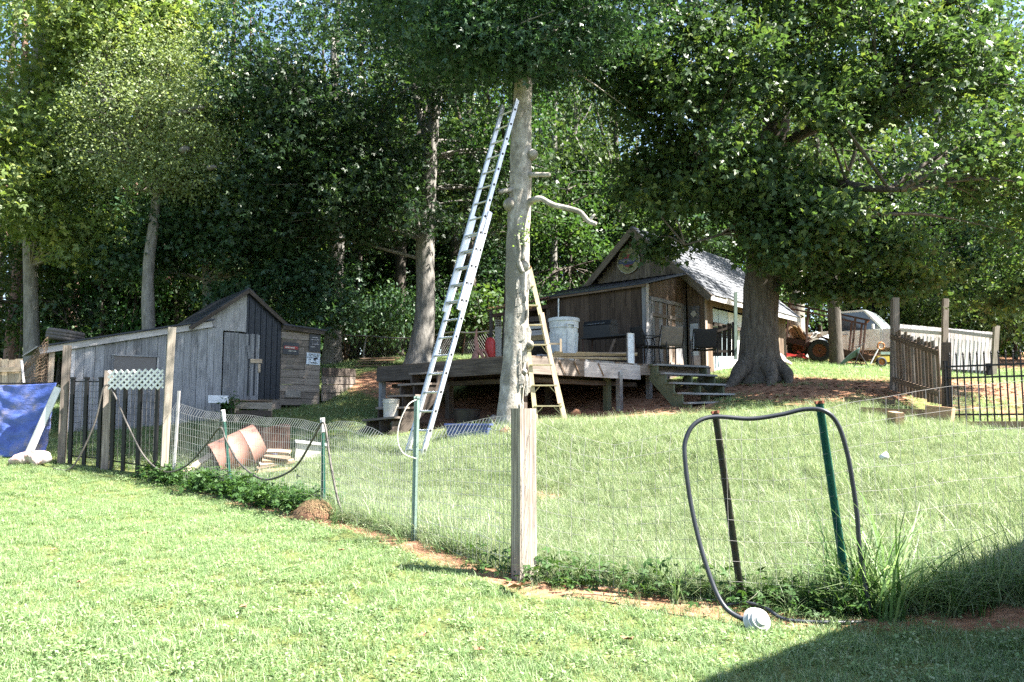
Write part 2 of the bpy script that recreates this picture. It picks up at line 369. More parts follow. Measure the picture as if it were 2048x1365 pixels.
# ------------------------------------------------------------------ leaf and blade meshes
def mesh_np(name, v, quads, shade, m, tris=None):
    me = bpy.data.meshes.new(name); nq = len(quads)
    me.vertices.add(len(v)); me.vertices.foreach_set('co', np.ascontiguousarray(v, np.float32).ravel())
    me.loops.add(nq * 4); me.loops.foreach_set('vertex_index', np.ascontiguousarray(quads, np.int32).ravel())
    me.polygons.add(nq); me.polygons.foreach_set('loop_start', np.arange(0, nq * 4, 4, dtype=np.int32))
    me.update(calc_edges=True)
    a = me.attributes.new('shade', 'FLOAT', 'FACE'); a.data.foreach_set('value', np.ascontiguousarray(shade, np.float32))
    me.materials.append(M_(m)); return me
def unit(a): return a / np.maximum(np.linalg.norm(a, axis=-1, keepdims=True), 1e-9)
def leaves(rng, C, out, size, kind, up=.7, spread=.8):
    """one leaf at each point of C; returns vertices, quads and a tone for each face"""
    n = len(C); r = rng.normal(size=(n, 3))
    nm = unit(r * spread + np.array([0, 0, up]) + out * .35)
    t = rng.normal(size=(n, 3)) + out * .8 + np.array([0, 0, -.5]); t = unit(t - nm * (t * nm).sum(1, keepdims=True)); bb = np.cross(nm, t)
    s = (size * rng.uniform(.65, 1.25, n))[:, None]
    shade = np.clip(rng.normal(.45, .2, n), 0, 1)
    if kind == 'oval': lob = [(0, 1.0, .33)]
    elif kind == 'lobed': lob = [(0, 1.0, .20), (.95, .80, .17), (-.95, .80, .17)]
    else: lob = [(0, 1.1, .24), (.75, .7, .17), (-.75, .7, .17)]
    vs = []; 
    for ang, ln, wd in lob:
        d = t * math.cos(ang) + bb * math.sin(ang); e = -t * math.sin(ang) + bb * math.cos(ang)
        vs.append(np.stack([C, C + s * (d * ln * .5 + e * wd + nm * .07), C + s * (d * ln - nm * .10), C + s * (d * ln * .5 - e * wd + nm * .07)], 1))
    v = np.concatenate([q.reshape(-1, 3) for q in vs]); q = np.arange(len(v)).reshape(-1, 4)
    return v, q, np.tile(shade, len(lob))
def blades(rng, n, rad, h, wd, lean, seg=3, flat=0):
    """n bent blades standing on a disc"""
    a = rng.uniform(0, 2 * np.pi, n); r = rad * np.sqrt(rng.uniform(0, 1, n)); base = np.stack([r * np.cos(a), r * np.sin(a), np.zeros(n)], 1)
    az = rng.uniform(0, 2 * np.pi, n); d = np.stack([np.cos(az), np.sin(az), np.zeros(n)], 1); e = np.stack([-np.sin(az), np.cos(az), np.zeros(n)], 1)
    H = h * rng.uniform(.5, 1.2, n); ln = lean * rng.uniform(.2, 1.3, n); W = wd * rng.uniform(.7, 1.2, n)
    rows = []
    for k in range(seg + 1):
        f = k / seg; p = base + d * (H * ln * f ** 1.8)[:, None]; z = H * (f - .45 * np.minimum(ln, 1.3) * f ** 2.5); p[:, 2] = z - .01
        wk = (W * (1 - f * .85) * .5)[:, None]; rows += [p - e * wk, p + e * wk]
    v = np.stack(rows, 1); m = 2 * (seg + 1)
    q = np.concatenate([np.arange(n)[:, None] * m + np.array([[2 * k, 2 * k + 1, 2 * k + 3, 2 * k + 2]]) for k in range(seg)])
    return v.reshape(-1, 3), q, np.tile(np.clip(rng.normal(.46, .3, n), 0, 1), seg)
def scatter(name, protos, x, y, sc, label, tilt=.12, dz=0):
    """stuff: clumps of grass, one object, instanced on points"""
    k = len(x); me = bpy.data.meshes.new(name); me.vertices.add(k)
    z = GA(x, y) + dz
    me.vertices.foreach_set('co', np.stack([x, y, z], 1).astype(np.float32).ravel())
    a = me.attributes.new('rot', 'FLOAT_VECTOR', 'POINT'); a.data.foreach_set('vector', np.stack([rng.normal(0, tilt, k), rng.normal(0, tilt, k), rng.uniform(0, 6.28, k)], 1).astype(np.float32).ravel())
    a = me.attributes.new('sc', 'FLOAT', 'POINT'); a.data.foreach_set('value', sc.astype(np.float32))
    a = me.attributes.new('pick', 'INT', 'POINT'); a.data.foreach_set('value', rng.integers(0, len(protos), k).astype(np.int32))
    o = link(bpy.data.objects.new(name, me)); tag(o, label, None, None, 'stuff')
    c = bpy.data.collections.new(name + '_clumps')
    for i, pm in enumerate(protos): c.objects.link(bpy.data.objects.new('%s_clump_%d' % (name, i), pm))
    ng = bpy.data.node_groups.new(name, 'GeometryNodeTree')
    ng.interface.new_socket('Geometry', in_out='INPUT', socket_type='NodeSocketGeometry'); ng.interface.new_socket('Geometry', in_out='OUTPUT', socket_type='NodeSocketGeometry')
    gi, go = ng.nodes.new('NodeGroupInput'), ng.nodes.new('NodeGroupOutput')
    mp, ip, ci, er = ng.nodes.new('GeometryNodeMeshToPoints'), ng.nodes.new('GeometryNodeInstanceOnPoints'), ng.nodes.new('GeometryNodeCollectionInfo'), ng.nodes.new('FunctionNodeEulerToRotation')
    ci.inputs['Collection'].default_value = c; ci.inputs['Separate Children'].default_value = True; ci.inputs['Reset Children'].default_value = True
    ip.inputs['Pick Instance'].default_value = True
    def attr(nm, ty):
        q = ng.nodes.new('GeometryNodeInputNamedAttribute'); q.data_type = ty; q.inputs['Name'].default_value = nm; return q.outputs['Attribute']
    L = ng.links.new
    L(gi.outputs[0], mp.inputs[0]); L(mp.outputs[0], ip.inputs['Points']); L(ci.outputs[0], ip.inputs['Instance'])
    L(attr('rot', 'FLOAT_VECTOR'), er.inputs[0]); L(er.outputs[0], ip.inputs['Rotation']); L(attr('sc', 'FLOAT'), ip.inputs['Scale']); L(attr('pick', 'INT'), ip.inputs['Instance Index'])
    L(ip.outputs[0], go.inputs[0])
    o.modifiers.new('clumps', 'NODES').node_group = ng
    return o
def rndpts(x0, x1, y0, y1, n): return rng.uniform(x0, x1, n), rng.uniform(y0, y1, n)
def inview(x, y, m=1.0): return np.abs(x) < .66 * np.maximum(y, 0) + m
# mown lawn on the camera's side of the fence
lp = [mesh_np('lawn_clump', *blades(np.random.default_rng(i), 46, .085, .062, .0052, 1.1, 2), 'leaf_lawn') for i in range(4)]
rg = np.random.default_rng(5); cl = []
for i in range(2):                                        # clover and plantain leaves among the grass
    c = np.stack([rg.normal(0, .05, 26), rg.normal(0, .05, 26), rg.uniform(.015, .05, 26)], 1)
    cl.append(mesh_np('clover_clump', *leaves(rg, c, np.zeros((26, 3)), .026, 'oval', 1.4, .35), 'leaf_lawn'))
x, y = rndpts(-12, 9, 2.4, 13.6, 62000)
k = (y < fy(x) - .05) & inview(x, y) & (rng.uniform(0, 1, len(x)) > dirt(x, y) * 1.05) & (rng.uniform(0, 1, len(x)) < np.clip(1.25 - .05 * y, .55, 1))
x, y = x[k], y[k]; scatter('lawn_grass', lp * 3 + cl, x, y, rng.uniform(.7, 1.15, len(x)) * (1 + .22 * sn(x, y, 1.3, 3)), 'short mown grass and clover in front of the wire fence')
# long grass behind the fence
tp = [mesh_np('tall_clump', *blades(np.random.default_rng(20 + i), 34, .11, .20 + .03 * i, .0075, 1.25, 3), 'leaf_tall_grass') for i in range(4)]
def stalks(seed):
    rg = np.random.default_rng(seed); v, q, s = blades(rg, 5, .12, .38, .004, 1.1, 5)
    tips = v.reshape(5, -1, 3)[:, -1]; hv, hq, hs = leaves(rg, np.repeat(tips, 4, 0), np.zeros((20, 3)), .07, 'oval', .3, .8)
    hv = np.repeat(tips, 16, 0) + (hv - np.repeat(np.repeat(tips, 4, 0), 4, 0)) * np.array([1, 1, .8]) * .9
    return mesh_np('stalk_clump', v, q, s * 0 + .8, 'leaf_tall_grass')
tp = tp * 2 + [stalks(71)]
x, y = rndpts(-5.5, 11, 5.6, 16, 62000)
s = y - fy(x)
edge = 14.4 + .25 * np.sin(x) + np.where(x > 3, .45 * (x - 3), 0)
k = (s > .02) & (y < edge) & inview(x, y) & (rng.uniform(0, 1, len(x)) > dirt(x, y) * 1.1) & ~((x > 7.2) & (y > 12.6)) & (rng.uniform(0, 1, len(x)) < np.clip(1.35 - .05 * y, .5, 1)) & (rng.uniform(0, 1, len(x)) < .35 + .65 * (x > -4.4))
x, y = x[k], y[k]; scatter('tall_grass', tp, x, y, rng.uniform(.45, .95, len(x)) * (1 + .30 * sn(x, y, .9, 5)), 'long pale grass on the slope behind the wire fence', .2)
# thin grass in the shaded yard further up
sp = [mesh_np('yard_clump', *blades(np.random.default_rng(40 + i), 22, .13, .12, .009, 1.2, 2), 'leaf_lawn') for i in range(3)]
x, y = rndpts(-13, 16, 12.8, 31, 42000)
k = (y > fy(x)) & inview(x, y, 2) & (rng.uniform(0, 1, len(x)) > dirt(x, y) * 1.15) & ((y > 14.2) | (x < -4) | (x > 7.5)) & ~((x > -2.5) & (x < 4) & (y > 15) & (y < 21)) & (rng.uniform(0, 1, len(x)) < .75)
x, y = x[k], y[k]; scatter('yard_grass', sp, x, y, rng.uniform(.5, 1.2, len(x)), 'thin grass in the shaded yard around the sheds')
# weeds and dry stalks at the foot of the fence
wp = [mesh_np('weed_clump', *blades(np.random.default_rng(60 + i), 20, .06, .34 + .1 * i, .0065 + .002 * i, 1.0, 4), ('leaf_tall_grass', 'leaf_ivy', 'leaf_lawn')[i]) for i in range(3)]
t = rng.uniform(0, 1, 900); sx = np.interp(t, [0, 1], [-5.3, 6]); sy = fy(sx) + rng.normal(.08, .13, 900)
dens = np.where(sx > 2.0, .55, np.where(sx > -2.4, .55, .35)); k = rng.uniform(0, 1, 900) < dens
sx, sy = sx[k], sy[k]; ss = np.where(sx > 1.9, rng.uniform(.5, 1.15, len(sx)), rng.uniform(.35, .7, len(sx)))
ex = np.concatenate([rng.normal(2.42, .10, 16), rng.uniform(2.7, 4.2, 16)]); sx = np.concatenate([sx, ex]); sy = np.concatenate([sy, fy(ex) + rng.normal(.0, .09, 32)]); ss = np.concatenate([ss, rng.uniform(1.1, 2.0, 16), rng.uniform(.8, 1.5, 16)])
scatter('fence_weeds', wp, sx, sy, ss, 'tall weeds and dry stalks growing along the foot of the wire fence', .2)
# ivy along the left half of the fence, clover-like weeds along the right
pts = []
for k in range(150):
    sx = rng.uniform(-5.4, -2.2) if k < 115 else rng.uniform(-.2, 2.2); big = k < 115
    c = np.array([sx, float(fy(sx)) + rng.normal(-.02, .10), 0]); c[2] = G(c[0], c[1]) + .03
    q = c + rng.normal(size=(42 if big else 26, 3)) * np.array([.14, .11, .07]) + np.array([0, 0, .09 if big else .03]); q[:, 2] = np.maximum(q[:, 2], c[2]); pts.append(q)
pts = np.concatenate(pts)
ivy = mesh_np('ivy', *leaves(rng, pts, np.tile(np.array([0, -.3, .2]), (len(pts), 1)), .062, 'lobed', 1.0, .5), 'leaf_ivy')
o = link(bpy.data.objects.new('ivy', ivy)); tag(o, 'low ivy creeping along the foot of the wire fence', None, None, 'stuff')
# leaf litter on the bare soil under the oak
x, y = rndpts(-1, 12, 15.5, 23, 2600); k = rng.uniform(0, 1, len(x)) < dirt(x, y); x, y = x[k], y[k]
C = np.stack([x, y, GA(x, y) + .012], 1)
lv = mesh_np('leaf_litter', *leaves(rng, C, np.zeros((len(x), 3)), .085, 'lobed', 2.5, .4), 'dry_leaf'); o = link(bpy.data.objects.new('leaf_litter', lv)); tag(o, 'brown leaf litter on the bare soil under the oak', None, None, 'stuff')
# ------------------------------------------------------------------ trees
def curve(pts, k=6):
    """smooth path through the points (Catmull-Rom)"""
    p = [pts[0]] + list(pts) + [pts[-1]]; out = []
    for i in range(1, len(p) - 2):
        for j in range(k):
            t = j / k; a, b, c, d = p[i - 1], p[i], p[i + 1], p[i + 2]
            out.append(.5 * ((2 * b) + (c - a) * t + (2 * a - 5 * b + 4 * c - d) * t * t + (3 * b - a - 3 * c + d) * t ** 3))
    out.append(pts[-1]); return out
def stem(mb, path, r, n=10, k=5, rough=.05, rg=random):
    pp = curve([Vector(q) for q in path], k); L = len(pp) - 1
    rs = [float(np.interp(i / L, np.linspace(0, 1, len(r)), r)) * (1 + rg.uniform(-rough, rough)) for i in range(L + 1)]
    mb.tube(pp, rs, n)
def crown_points(rng, blobs, gap=.35, freq=.9):
    """cluster centres filling ellipsoids, thinned by a coarse noise so that sky and depth show through"""
    C, O = [], []
    for (c, rad, k) in blobs:
        c = np.array(c, float); rad = np.array(rad, float)
        d = unit(rng.normal(size=(k, 3))); r = rng.uniform(0, 1, k) ** .42
        p = c + d * r[:, None] * rad * (1 + .18 * np.sin(d[:, :1] * 5 + c[0]) * np.cos(d[:, 1:2] * 4 + c[2]))
        q = sn(p[:, 0] + .7 * p[:, 2], p[:, 1] - .6 * p[:, 2], freq, c[0]) + .5 * sn(p[:, 0] - p[:, 1], p[:, 2] * 1.3, freq * 2.1, c[1])
        kk = q > -1.1 + gap * 2
        C.append(p[kk]); O.append(d[kk])
    return np.concatenate(C), np.concatenate(O)
def crown_mesh(name, rng, blobs, per, sig, size, kind, m, gap=.35, freq=.9):
    C, O = crown_points(rng, blobs, gap, freq)
    c = np.repeat(C, per, 0); o = np.repeat(O, per, 0)
    off = rng.normal(size=c.shape) * np.array([sig, sig, sig * .55])
    tone = np.repeat(rng.normal(0, .16, len(C)), per)
    v, q, s = leaves(rng, c + off, o, size, kind)
    s = np.clip(s + np.tile(tone, len(s) // len(tone)), 0, 1)
    return mesh_np(name, v, q, s, m), C
def make_tree(name, base, paths, blobs, label, group, m_bark, m_leaf, per=22, sig=.26, size=.11, kind='oval', gap=.3, freq=.9, seed=1, twigs=90, flare=0, nseg=12, origin=None):
    rg = np.random.default_rng(seed); rr = random.Random(seed)
    root = thing(name, base, label, 'tree', group)
    mb = MB()
    for path, r in paths: stem(mb, path, r, nseg if r[0] > .12 else 7, 5, .04, rr)
    cm, C = crown_mesh('crown', rg, blobs, per, sig, size, kind, m_leaf, gap, freq)
    ends = [Vector(p) for path, r in paths for p in curve([Vector(q) for q in path], 3)[1:]]
    E = np.array([tuple(e) for e in ends if e.z > base[2] + 2.2] or [tuple(ends[-1])])
    for i in rg.choice(len(C), min(twigs, len(C)), replace=False):
        c = C[i]; dd = np.linalg.norm(E - c, axis=1) + np.maximum(0, E[:, 2] - c[2]) * 1.5; a = Vector(E[dd.argmin()]); b = Vector(c)
        L = (b - a).length
        if L > 4.2: continue
        mid = (a + b) / 2 + V(rr.uniform(-.1, .1), rr.uniform(-.1, .1), .08) * L
        mb.tube(curve([a, mid, b], 3), [max(.012, .012 * L + .006)] * 2 + [.01 + .008 * L] * 2 + [.012, .009, .006], 5, False)
    mb.build('trunk', m_bark, root, True)
    o = bpy.data.objects.new('crown', cm); link(o, root, Matrix.Identity(4))
    return root
def copy_tree(root, loc, rz, s, label=None, group=None, sz=None):
    r = root.copy(); COL.objects.link(r)
    M = Matrix.Translation(Vector(loc)) @ Matrix.Rotation(rz, 4, 'Z') @ Matrix.Diagonal((s, s, sz or s, 1)); r.matrix_basis = M; WM[r.name] = M
    if label: r['label'] = label
    if group: r['group'] = group
    for ch in root.children:
        c = ch.copy(); COL.objects.link(c); c.parent = r
    return r
# --- the pruned tree with the ladders
b0 = PG(1018, 14.0); D0 = 14.0
TR1 = [b0 + V(0, 0, -.15), P(1022, 800, D0), P(1031, 700, D0), P(1034, 600, D0), P(1036, 480, D0), P(1041, 380, D0), P(1042, 290, D0), P(1046, 180, D0), P(1052, 90, D0), P(1056, -20, D0), P(1050, -160, D0), P(1062, -330, D0)]
t1b = [((P(x, y, d)), r, k) for x, y, d, r, k in [(1050, -40, 14, (3.2, 2.6, 1.3), 504), (900, 40, 14.4, (2.0, 2.0, 1.0), 204), (1190, 60, 16.6, (2.2, 1.4, 1.2), 252), (1080, -190, 14, (3.6, 3.2, 1.7), 504), (1260, 160, 17, (1.6, 1.2, 1.0), 132), (960, 100, 13.4, (1.2, 1.0, .5), 72), (1110, 130, 15, (.8, .6, .4), 42), (1050, -420, 14, (3.0, 3.0, 2.0), 360), (920, -140, 15.6, (3.2, 2.4, 1.5), 396), (1150, -180, 16.5, (3, 2, 1.6), 312), (1000, 160, 15.2, (1.4, .8, .6), 72), (990, 60, 13.0, (1.6, .5, .7), 132), (1110, 50, 13.1, (1.3, .5, .7), 108), (1050, 110, 12.9, (.5, .3, .25), 19)]]  # two large blobs above the view are added to shade the shed
root1 = make_tree('pruned_tree', b0, [(TR1, [.245, .215, .205, .20, .20, .195, .18, .155, .13, .105, .08, .05]),
    ([P(1048, 130, D0), P(1000, 75, 13.8), P(930, 20, 13.9), P(870, -10, 14.2)], [.07, .05, .035, .02]), ([P(1052, 110, D0), P(1110, 60, 14), P(1190, 30, 15.6), P(1260, 90, 16.6)], [.07, .05, .035, .02]),
    ([P(1046, 170, D0), P(1012, 130, 13.7), P(980, 100, 13.3)], [.03, .02, .012]), ([P(1055, 0, D0), P(1120, -120, 14), P(1200, -200, 14)], [.07, .05, .03]), ([P(1053, -60, D0), P(960, -180, 14), P(900, -220, 14)], [.07, .05, .03])],
    t1b, 'tall pale-barked tree pruned bare below, with an aluminium ladder leaning on it', None, 'bark_pale', 'leaf_gum', 28, .2, .09, 'lobed', .34, .8, 3, 120)
def stub(parent, pts, r, name='branch_stub'):
    mb = MB(); stem(mb, pts, r, 9, 5, .08); return mb.build(name, 'bark_pale', parent, True)
stub(root1, [P(1050, 350, 13.95), P(1075, 350, 13.8), P(1100, 350, 13.7)], [.06, .045, .042])
stub(root1, [P(1026, 380, 13.95), P(1008, 382, 13.8), P(999, 386, 13.75)], [.05, .04, .034])
stub(root1, [P(1052, 415, 13.95), P(1062, 402, 13.85), P(1082, 398, 13.75), P(1105, 410, 13.7), P(1135, 417, 13.65), P(1160, 425, 13.6), P(1176, 442, 13.6), P(1192, 449, 13.55)], [.065, .055, .05, .047, .045, .042, .04, .04], 'crooked_branch')
stub(root1, [P(1180, 441, 13.6), P(1186, 433, 13.58), P(1190, 430, 13.58)], [.03, .025, .02])
for q in [[(1046, 545), (1038, 525), (1040, 500), (1036, 470)], [(1044, 520), (1050, 495), (1048, 470), (1054, 460)]]:
    stub(root1, [P(x, y, 13.77) for x, y in q], [.035, .04, .035, .02], 'sucker_stem')
for (x, y, r) in [(1062, 310, .06), (1022, 410, .07), (1044, 533, .07), (1056, 690, .045), (1045, 745, .035)]:
    mb = MB(); M = frame(P(x, y, 14.0), P(x + (14 if x > 1036 else -14), y - 3, 13.55))
    mb.lathe([(r * 1.9, 0), (r * 1.6, .12), (r * 1.15, .18), (r * .6, .203), (0.001, .21)], 10, M); mb.build('knot', 'bark_pale', root1, True)
# flaking bark plates, lit side of the trunk
for i in range(26):
    py = random.uniform(560, 815); px = random.uniform(1034, 1058); mb = MB(); c = P(px, py, 13.79 + .1 * ((px - 1034) / 24) ** 2)
    h = random.uniform(.06, .2); wd = random.uniform(.02, .055)
    mb.prism([c + V(-wd, .03, -h), c + V(wd * random.uniform(.3, 1), .03, -h * .8), c + V(wd, .04, h * .5), c + V(wd * .2, .03, h), c + V(-wd * .8, .03, h * .6)], (random.uniform(-.01, .01), -.03, 0)); mb.build('bark_plate', 'bark_pale', root1)
lv = np.array([tuple(P(1048 + rng.normal(0, 9), 470 + rng.normal(0, 16), 13.68)) for _ in range(70)])
o = bpy.data.objects.new('sucker_foliage', mesh_np('sucker_leaf', *leaves(rng, lv, np.zeros((70, 3)), .05, 'oval'), 'leaf_poplar')); link(o, root1, Matrix.Identity(4)); o['kind'] = 'stuff'
# --- forked tree behind the deck
b2 = PG(838, 22); D2 = 22
make_tree('forked_tree', b2, [([b2 + V(0, 0, -.1), P(840, 715, D2), P(847, 660, D2), P(851, 600, D2), P(850, 480, D2), P(856, 380, D2), P(862, 280, D2), P(874, 180, D2), P(885, 60, D2), P(890, -120, D2)], [.52, .38, .29, .265, .25, .23, .19, .16, .12, .06]),
    ([P(849, 490, D2), P(832, 450, 21.8), P(810, 380, 21.6), P(780, 300, 21.4), P(755, 240, 21.2)], [.13, .115, .1, .08, .05]), ([P(862, 300, D2), P(840, 230, 21.9), P(828, 170, 21.8), P(820, 90, 21.8)], [.12, .1, .09, .05]),
    ([P(872, 190, D2), P(930, 120, 21.6), P(990, 60, 21.4)], [.08, .06, .03]), ([P(800, 350, 21.5), P(700, 300, 20.8), P(600, 260, 20.2)], [.06, .05, .03])],
    [(P(x, y, d), r, k) for x, y, d, r, k in [(760, 180, 20.5, (3.2, 2.6, 2.2), 525), (620, 130, 20, (2.6, 2.4, 2.2), 412), (560, 250, 20, (1.8, 1.8, 1.8), 212), (650, 340, 20.4, (2.4, 2, 1.8), 325), (760, 400, 21.5, (2.4, 2.2, 1.5), 212), (920, 60, 21, (2.6, 2.4, 2.4), 350), (950, 330, 23, (2.2, 2, 2.2), 212), (780, -40, 21, (3, 3, 1.5), 275), (630, 0, 20.5, (1.5, 2, 1.2), 112), (530, 400, 20.6, (1.5, 1.5, 1.2), 112)]],
    'tall grey forked tree standing behind the deck and its left steps', None, 'bark_grey', 'leaf_gum', 28, .25, .125, 'lobed', .42, .65, 5, 150)
# --- the oak beside the cabin
b3 = PG(1520, 19); D3 = 19
make_tree('oak_tree', b3, [([b3 + V(0, 0, -.2), P(1520, 742, D3), P(1518, 700, D3), P(1520, 640, D3), P(1524, 560, D3), P(1532, 450, D3), P(1545, 320, D3), P(1555, 220, D3), P(1566, 120, D3), P(1570, -40, D3), P(1575, -220, D3)], [.70, .53, .455, .42, .40, .38, .34, .30, .25, .17, .08]),
    ([P(1570, 290, D3), P(1620, 260, 18.4), P(1690, 235, 17.6), P(1760, 200, 16.8)], [.16, .13, .1, .05]), ([P(1545, 380, D3), P(1640, 360, 18), P(1720, 375, 17), P(1800, 380, 16)], [.13, .11, .09, .05]), ([P(1575, 120, D3), P(1700, 60, 18), P(1830, 30, 17), P(1930, -10, 16)], [.17, .14, .11, .06]),
    ([P(1530, 420, D3), P(1480, 400, 18), P(1420, 380, 17)], [.1, .08, .05]), ([P(1525, 450, D3), P(1480, 450, 18), P(1440, 470, 17.2), P(1370, 490, 16.8)], [.06, .045, .03, .015]), ([P(1530, 470, D3), P(1640, 480, 17.5), P(1700, 450, 16.5), P(1760, 430, 16)], [.06, .05, .04, .02]),
    ([P(1560, 180, D3), P(1450, 90, 18), P(1350, 20, 17)], [.15, .11, .06]), ([b3 + V(-.1, -.1, .55), b3 + V(-.5, -.35, .2), PG(1462, 18.3, .0), PG(1430, 17.9, -.1)], [.26, .19, .10, .04]), ([b3 + V(.1, -.1, .5), b3 + V(.5, -.4, .15), PG(1580, 18.2, -.05)], [.24, .15, .05]), ([b3 + V(0, -.2, .5), b3 + V(.1, -.65, .1), PG(1540, 17.9, -.08)], [.24, .15, .05])],
    [(P(x, y, d), r, k) for x, y, d, r, k in [(1420, 150, 17, (2.4, 2.4, 2.0), 351), (1390, 330, 17, (1.9, 1.8, 1.3), 229), (1560, 60, 17.5, (3.0, 2.6, 2.0), 405), (1600, 300, 16.8, (2.2, 1.8, 1.8), 283), (1500, 490, 17.2, (1.0, 1.0, .7), 81), (1590, 470, 17, (1.4, 1.3, .8), 148), (1760, 160, 16.8, (2.2, 2.2, 2.0), 270), (1780, 380, 16.5, (2.0, 1.8, 1.6), 243), (1900, 270, 16.6, (2.0, 2.0, 2.0), 229), (1940, 90, 17, (1.9, 1.6, 1.2), 108), (1930, 440, 16.4, (1.8, 1.6, 1.3), 175), (1820, 470, 16.6, (1.7, 1.4, .7), 175), (2060, 350, 16.6, (1.8, 1.8, 2.0), 162), (1560, -160, 18.5, (4.2, 3.6, 2.4), 567), (1320, 60, 17, (1.7, 1.8, 1.7), 175), (2000, 530, 17, (1.6, 1.3, .7), 108), (1650, 575, 18.5, (.8, .6, .3), 34), (1740, 580, 18, (.8, .6, .3), 34), (1450, 550, 17.6, (.5, .5, .4), 34), (1475, 615, 17.8, (.22, .25, .25), 8), (1930, 550, 17, (1.2, .8, .5), 60), (2030, 590, 18, (.8, .8, .4), 40), (1830, 550, 18, (.9, .7, .3), 34), (1330, 490, 18, (.7, .5, .3), 20), (1230, 478, 18.4, (.9, .6, .35), 45), (1720, -120, 19, (3.6, 3, 2.2), 351), (1500, 575, 17.6, (.5, .5, .5), 21), (1690, 500, 18, (1.6, 1.2, .5), 94)]],  # one high unseen blob enlarged and another added to shade the cabin
    'big oak with dark furrowed trunk and spreading low limbs beside the cabin', None, 'bark_oak', 'leaf_oak', 34, .22, .13, 'oak', .50, .7, 8, 260, nseg=16)
# --- slimmer trees by the trailer
def slim(name, px, D, h, r, lean, label, mb_, ml, seed, cr=(2.2, 2.0, 2.2), cz=.75, n=190, size=.13, group=None, kind='oval', gap=.3, per=20):
    b = PG(px, D); t = b + V(lean, 0, h)
    mid = b + V(lean * .3 + .1, .05, h * .45)
    bl = [(b + V(lean * cz, 0, h * cz), cr, n), (b + V(lean + .8, -.4, h * .95), (cr[0] * .7, cr[1] * .7, cr[2] * .7), n // 2), (b + V(lean * .6 - 1.0, .3, h * (cz - .18)), (cr[0] * .6, cr[1] * .6, cr[2] * .5), n // 3)]
    return make_tree(name, b, [([b + V(0, 0, -.1), b + V(lean * .05, 0, h * .06), mid, t], [r * 1.5, r * 1.05, r * .8, r * .25]), ([mid, mid + V(-.7, .2, h * .2), b + V(lean * .6 - 1.2, .3, h * (cz - .12))], [r * .4, r * .3, r * .1]), ([mid + V(0, 0, h * .1), mid + V(.8, -.2, h * .3), b + V(lean + 1, -.4, h * .9)], [r * .4, r * .3, r * .1])], bl, label, group, mb_, ml, per, .34, size, kind, gap, .8, seed, 40)
slim('slim_tree', 1680, 24, 8.5, .19, -.6, 'slim dark tree leaning over the rusty trailer', 'bark_dark', 'leaf_oak', 31, (2.4, 2, 1.8), .8)
slim('pale_tree', 1602, 27.5, 9, .26, -.3, 'pale-barked tree standing behind the rusty trailer', 'bark_pale', 'leaf_wood', 32, (2.6, 2.2, 2.2), .72)
# --- sunlit trees on the left
b = PG(62, 22)
make_tree('poplar_tree', b, [([b + V(0, 0, -.1), P(62, 600, 22), P(60, 400, 22), P(66, 200, 22), P(82, 40, 22), P(90, -140, 22)], [.24, .18, .165, .15, .13, .07]), ([P(66, 180, 22), P(120, 80, 21.4), P(170, 20, 21)], [.09, .07, .04]), ([P(62, 330, 22), P(130, 250, 21), P(200, 200, 20.4)], [.07, .05, .03]), ([P(64, 250, 22), P(10, 190, 21), P(-40, 130, 20.5)], [.08, .06, .03])],
    [(P(x, y, d), r, k) for x, y, d, r, k in [(60, 60, 20.5, (2.2, 2, 1.8), 237), (190, 60, 20.5, (2.2, 2, 1.6), 262), (300, 20, 21, (2, 2, 1.6), 212), (20, 230, 20, (1.6, 1.6, 1.6), 162), (100, 320, 20.5, (1.3, 1.3, 1.4), 75), (20, 370, 20, (1.3, 1.4, 1.4), 112), (150, 180, 21.5, (1.6, 1.4, 1.2), 100), (150, 470, 21, (1.1, 1.1, 1.0), 75), (160, -120, 21, (3.6, 3, 1.8), 250), (400, 60, 22, (1.6, 1.6, 1.6), 137)]],
    'tall sunlit poplar with large yellow-green leaves behind the lean-to shed', None, 'bark_grey', 'leaf_poplar', 22, .28, .15, 'lobed', .42, .7, 12, 110)
b = PG(300, 20.5)
elm = make_tree('feathery_tree', b, [([b + V(0, 0, -.1), P(296, 560, 20.5), P(310, 430, 20.5), P(320, 300, 20.4), P(330, 160, 20.3)], [.2, .14, .12, .09, .03]), ([P(312, 400, 20.5), P(260, 300, 20), P(230, 220, 19.8)], [.06, .045, .02]), ([P(318, 330, 20.4), P(380, 260, 20), P(420, 220, 19.8)], [.06, .045, .02]), ([P(318, 300, 20.4), P(290, 270, 19.9), P(250, 285, 19.6)], [.04, .03, .015])],
    [(P(x, y, d), r, k) for x, y, d, r, k in [(320, 150, 20, (1.7, 1.5, 1.1), 247), (280, 240, 19.8, (1.8, 1.5, 1.0), 260), (390, 240, 19.8, (1.5, 1.4, 1.0), 195), (240, 330, 20, (1.4, 1.3, .8), 143), (360, 340, 20, (1.5, 1.3, .8), 156), (430, 350, 20.5, (1, 1, .9), 78), (190, 270, 20.2, (1.1, 1, .8), 78)]],
    'feathery grey-green tree with grey caterpillar webs behind the lean-to', None, 'bark_grey', 'leaf_elm', 30, .26, .078, 'oval', .40, .9, 15, 120)
for (x, y, w_, h_) in [(214, 202, .20, .07), (350, 226, .34, .07), (390, 218, .28, .06), (368, 300, .14, .09), (422, 336, .13, .07)]:
    mb = MB(); c = P(x, y, 19.2); mb.grid(lambda u, v: c + V(w_ * math.cos(6.283 * u) * math.sin(3.1416 * v) * (1 + .3 * math.sin(9 * u)), .12 * math.sin(6.283 * u) * math.sin(3.14 * v), h_ * math.cos(3.1416 * v) + .12 * w_ * math.sin(7 * u)), 14, 8); mb.build('caterpillar_web', 'web', elm, True)
b = PG(420, 22.5)
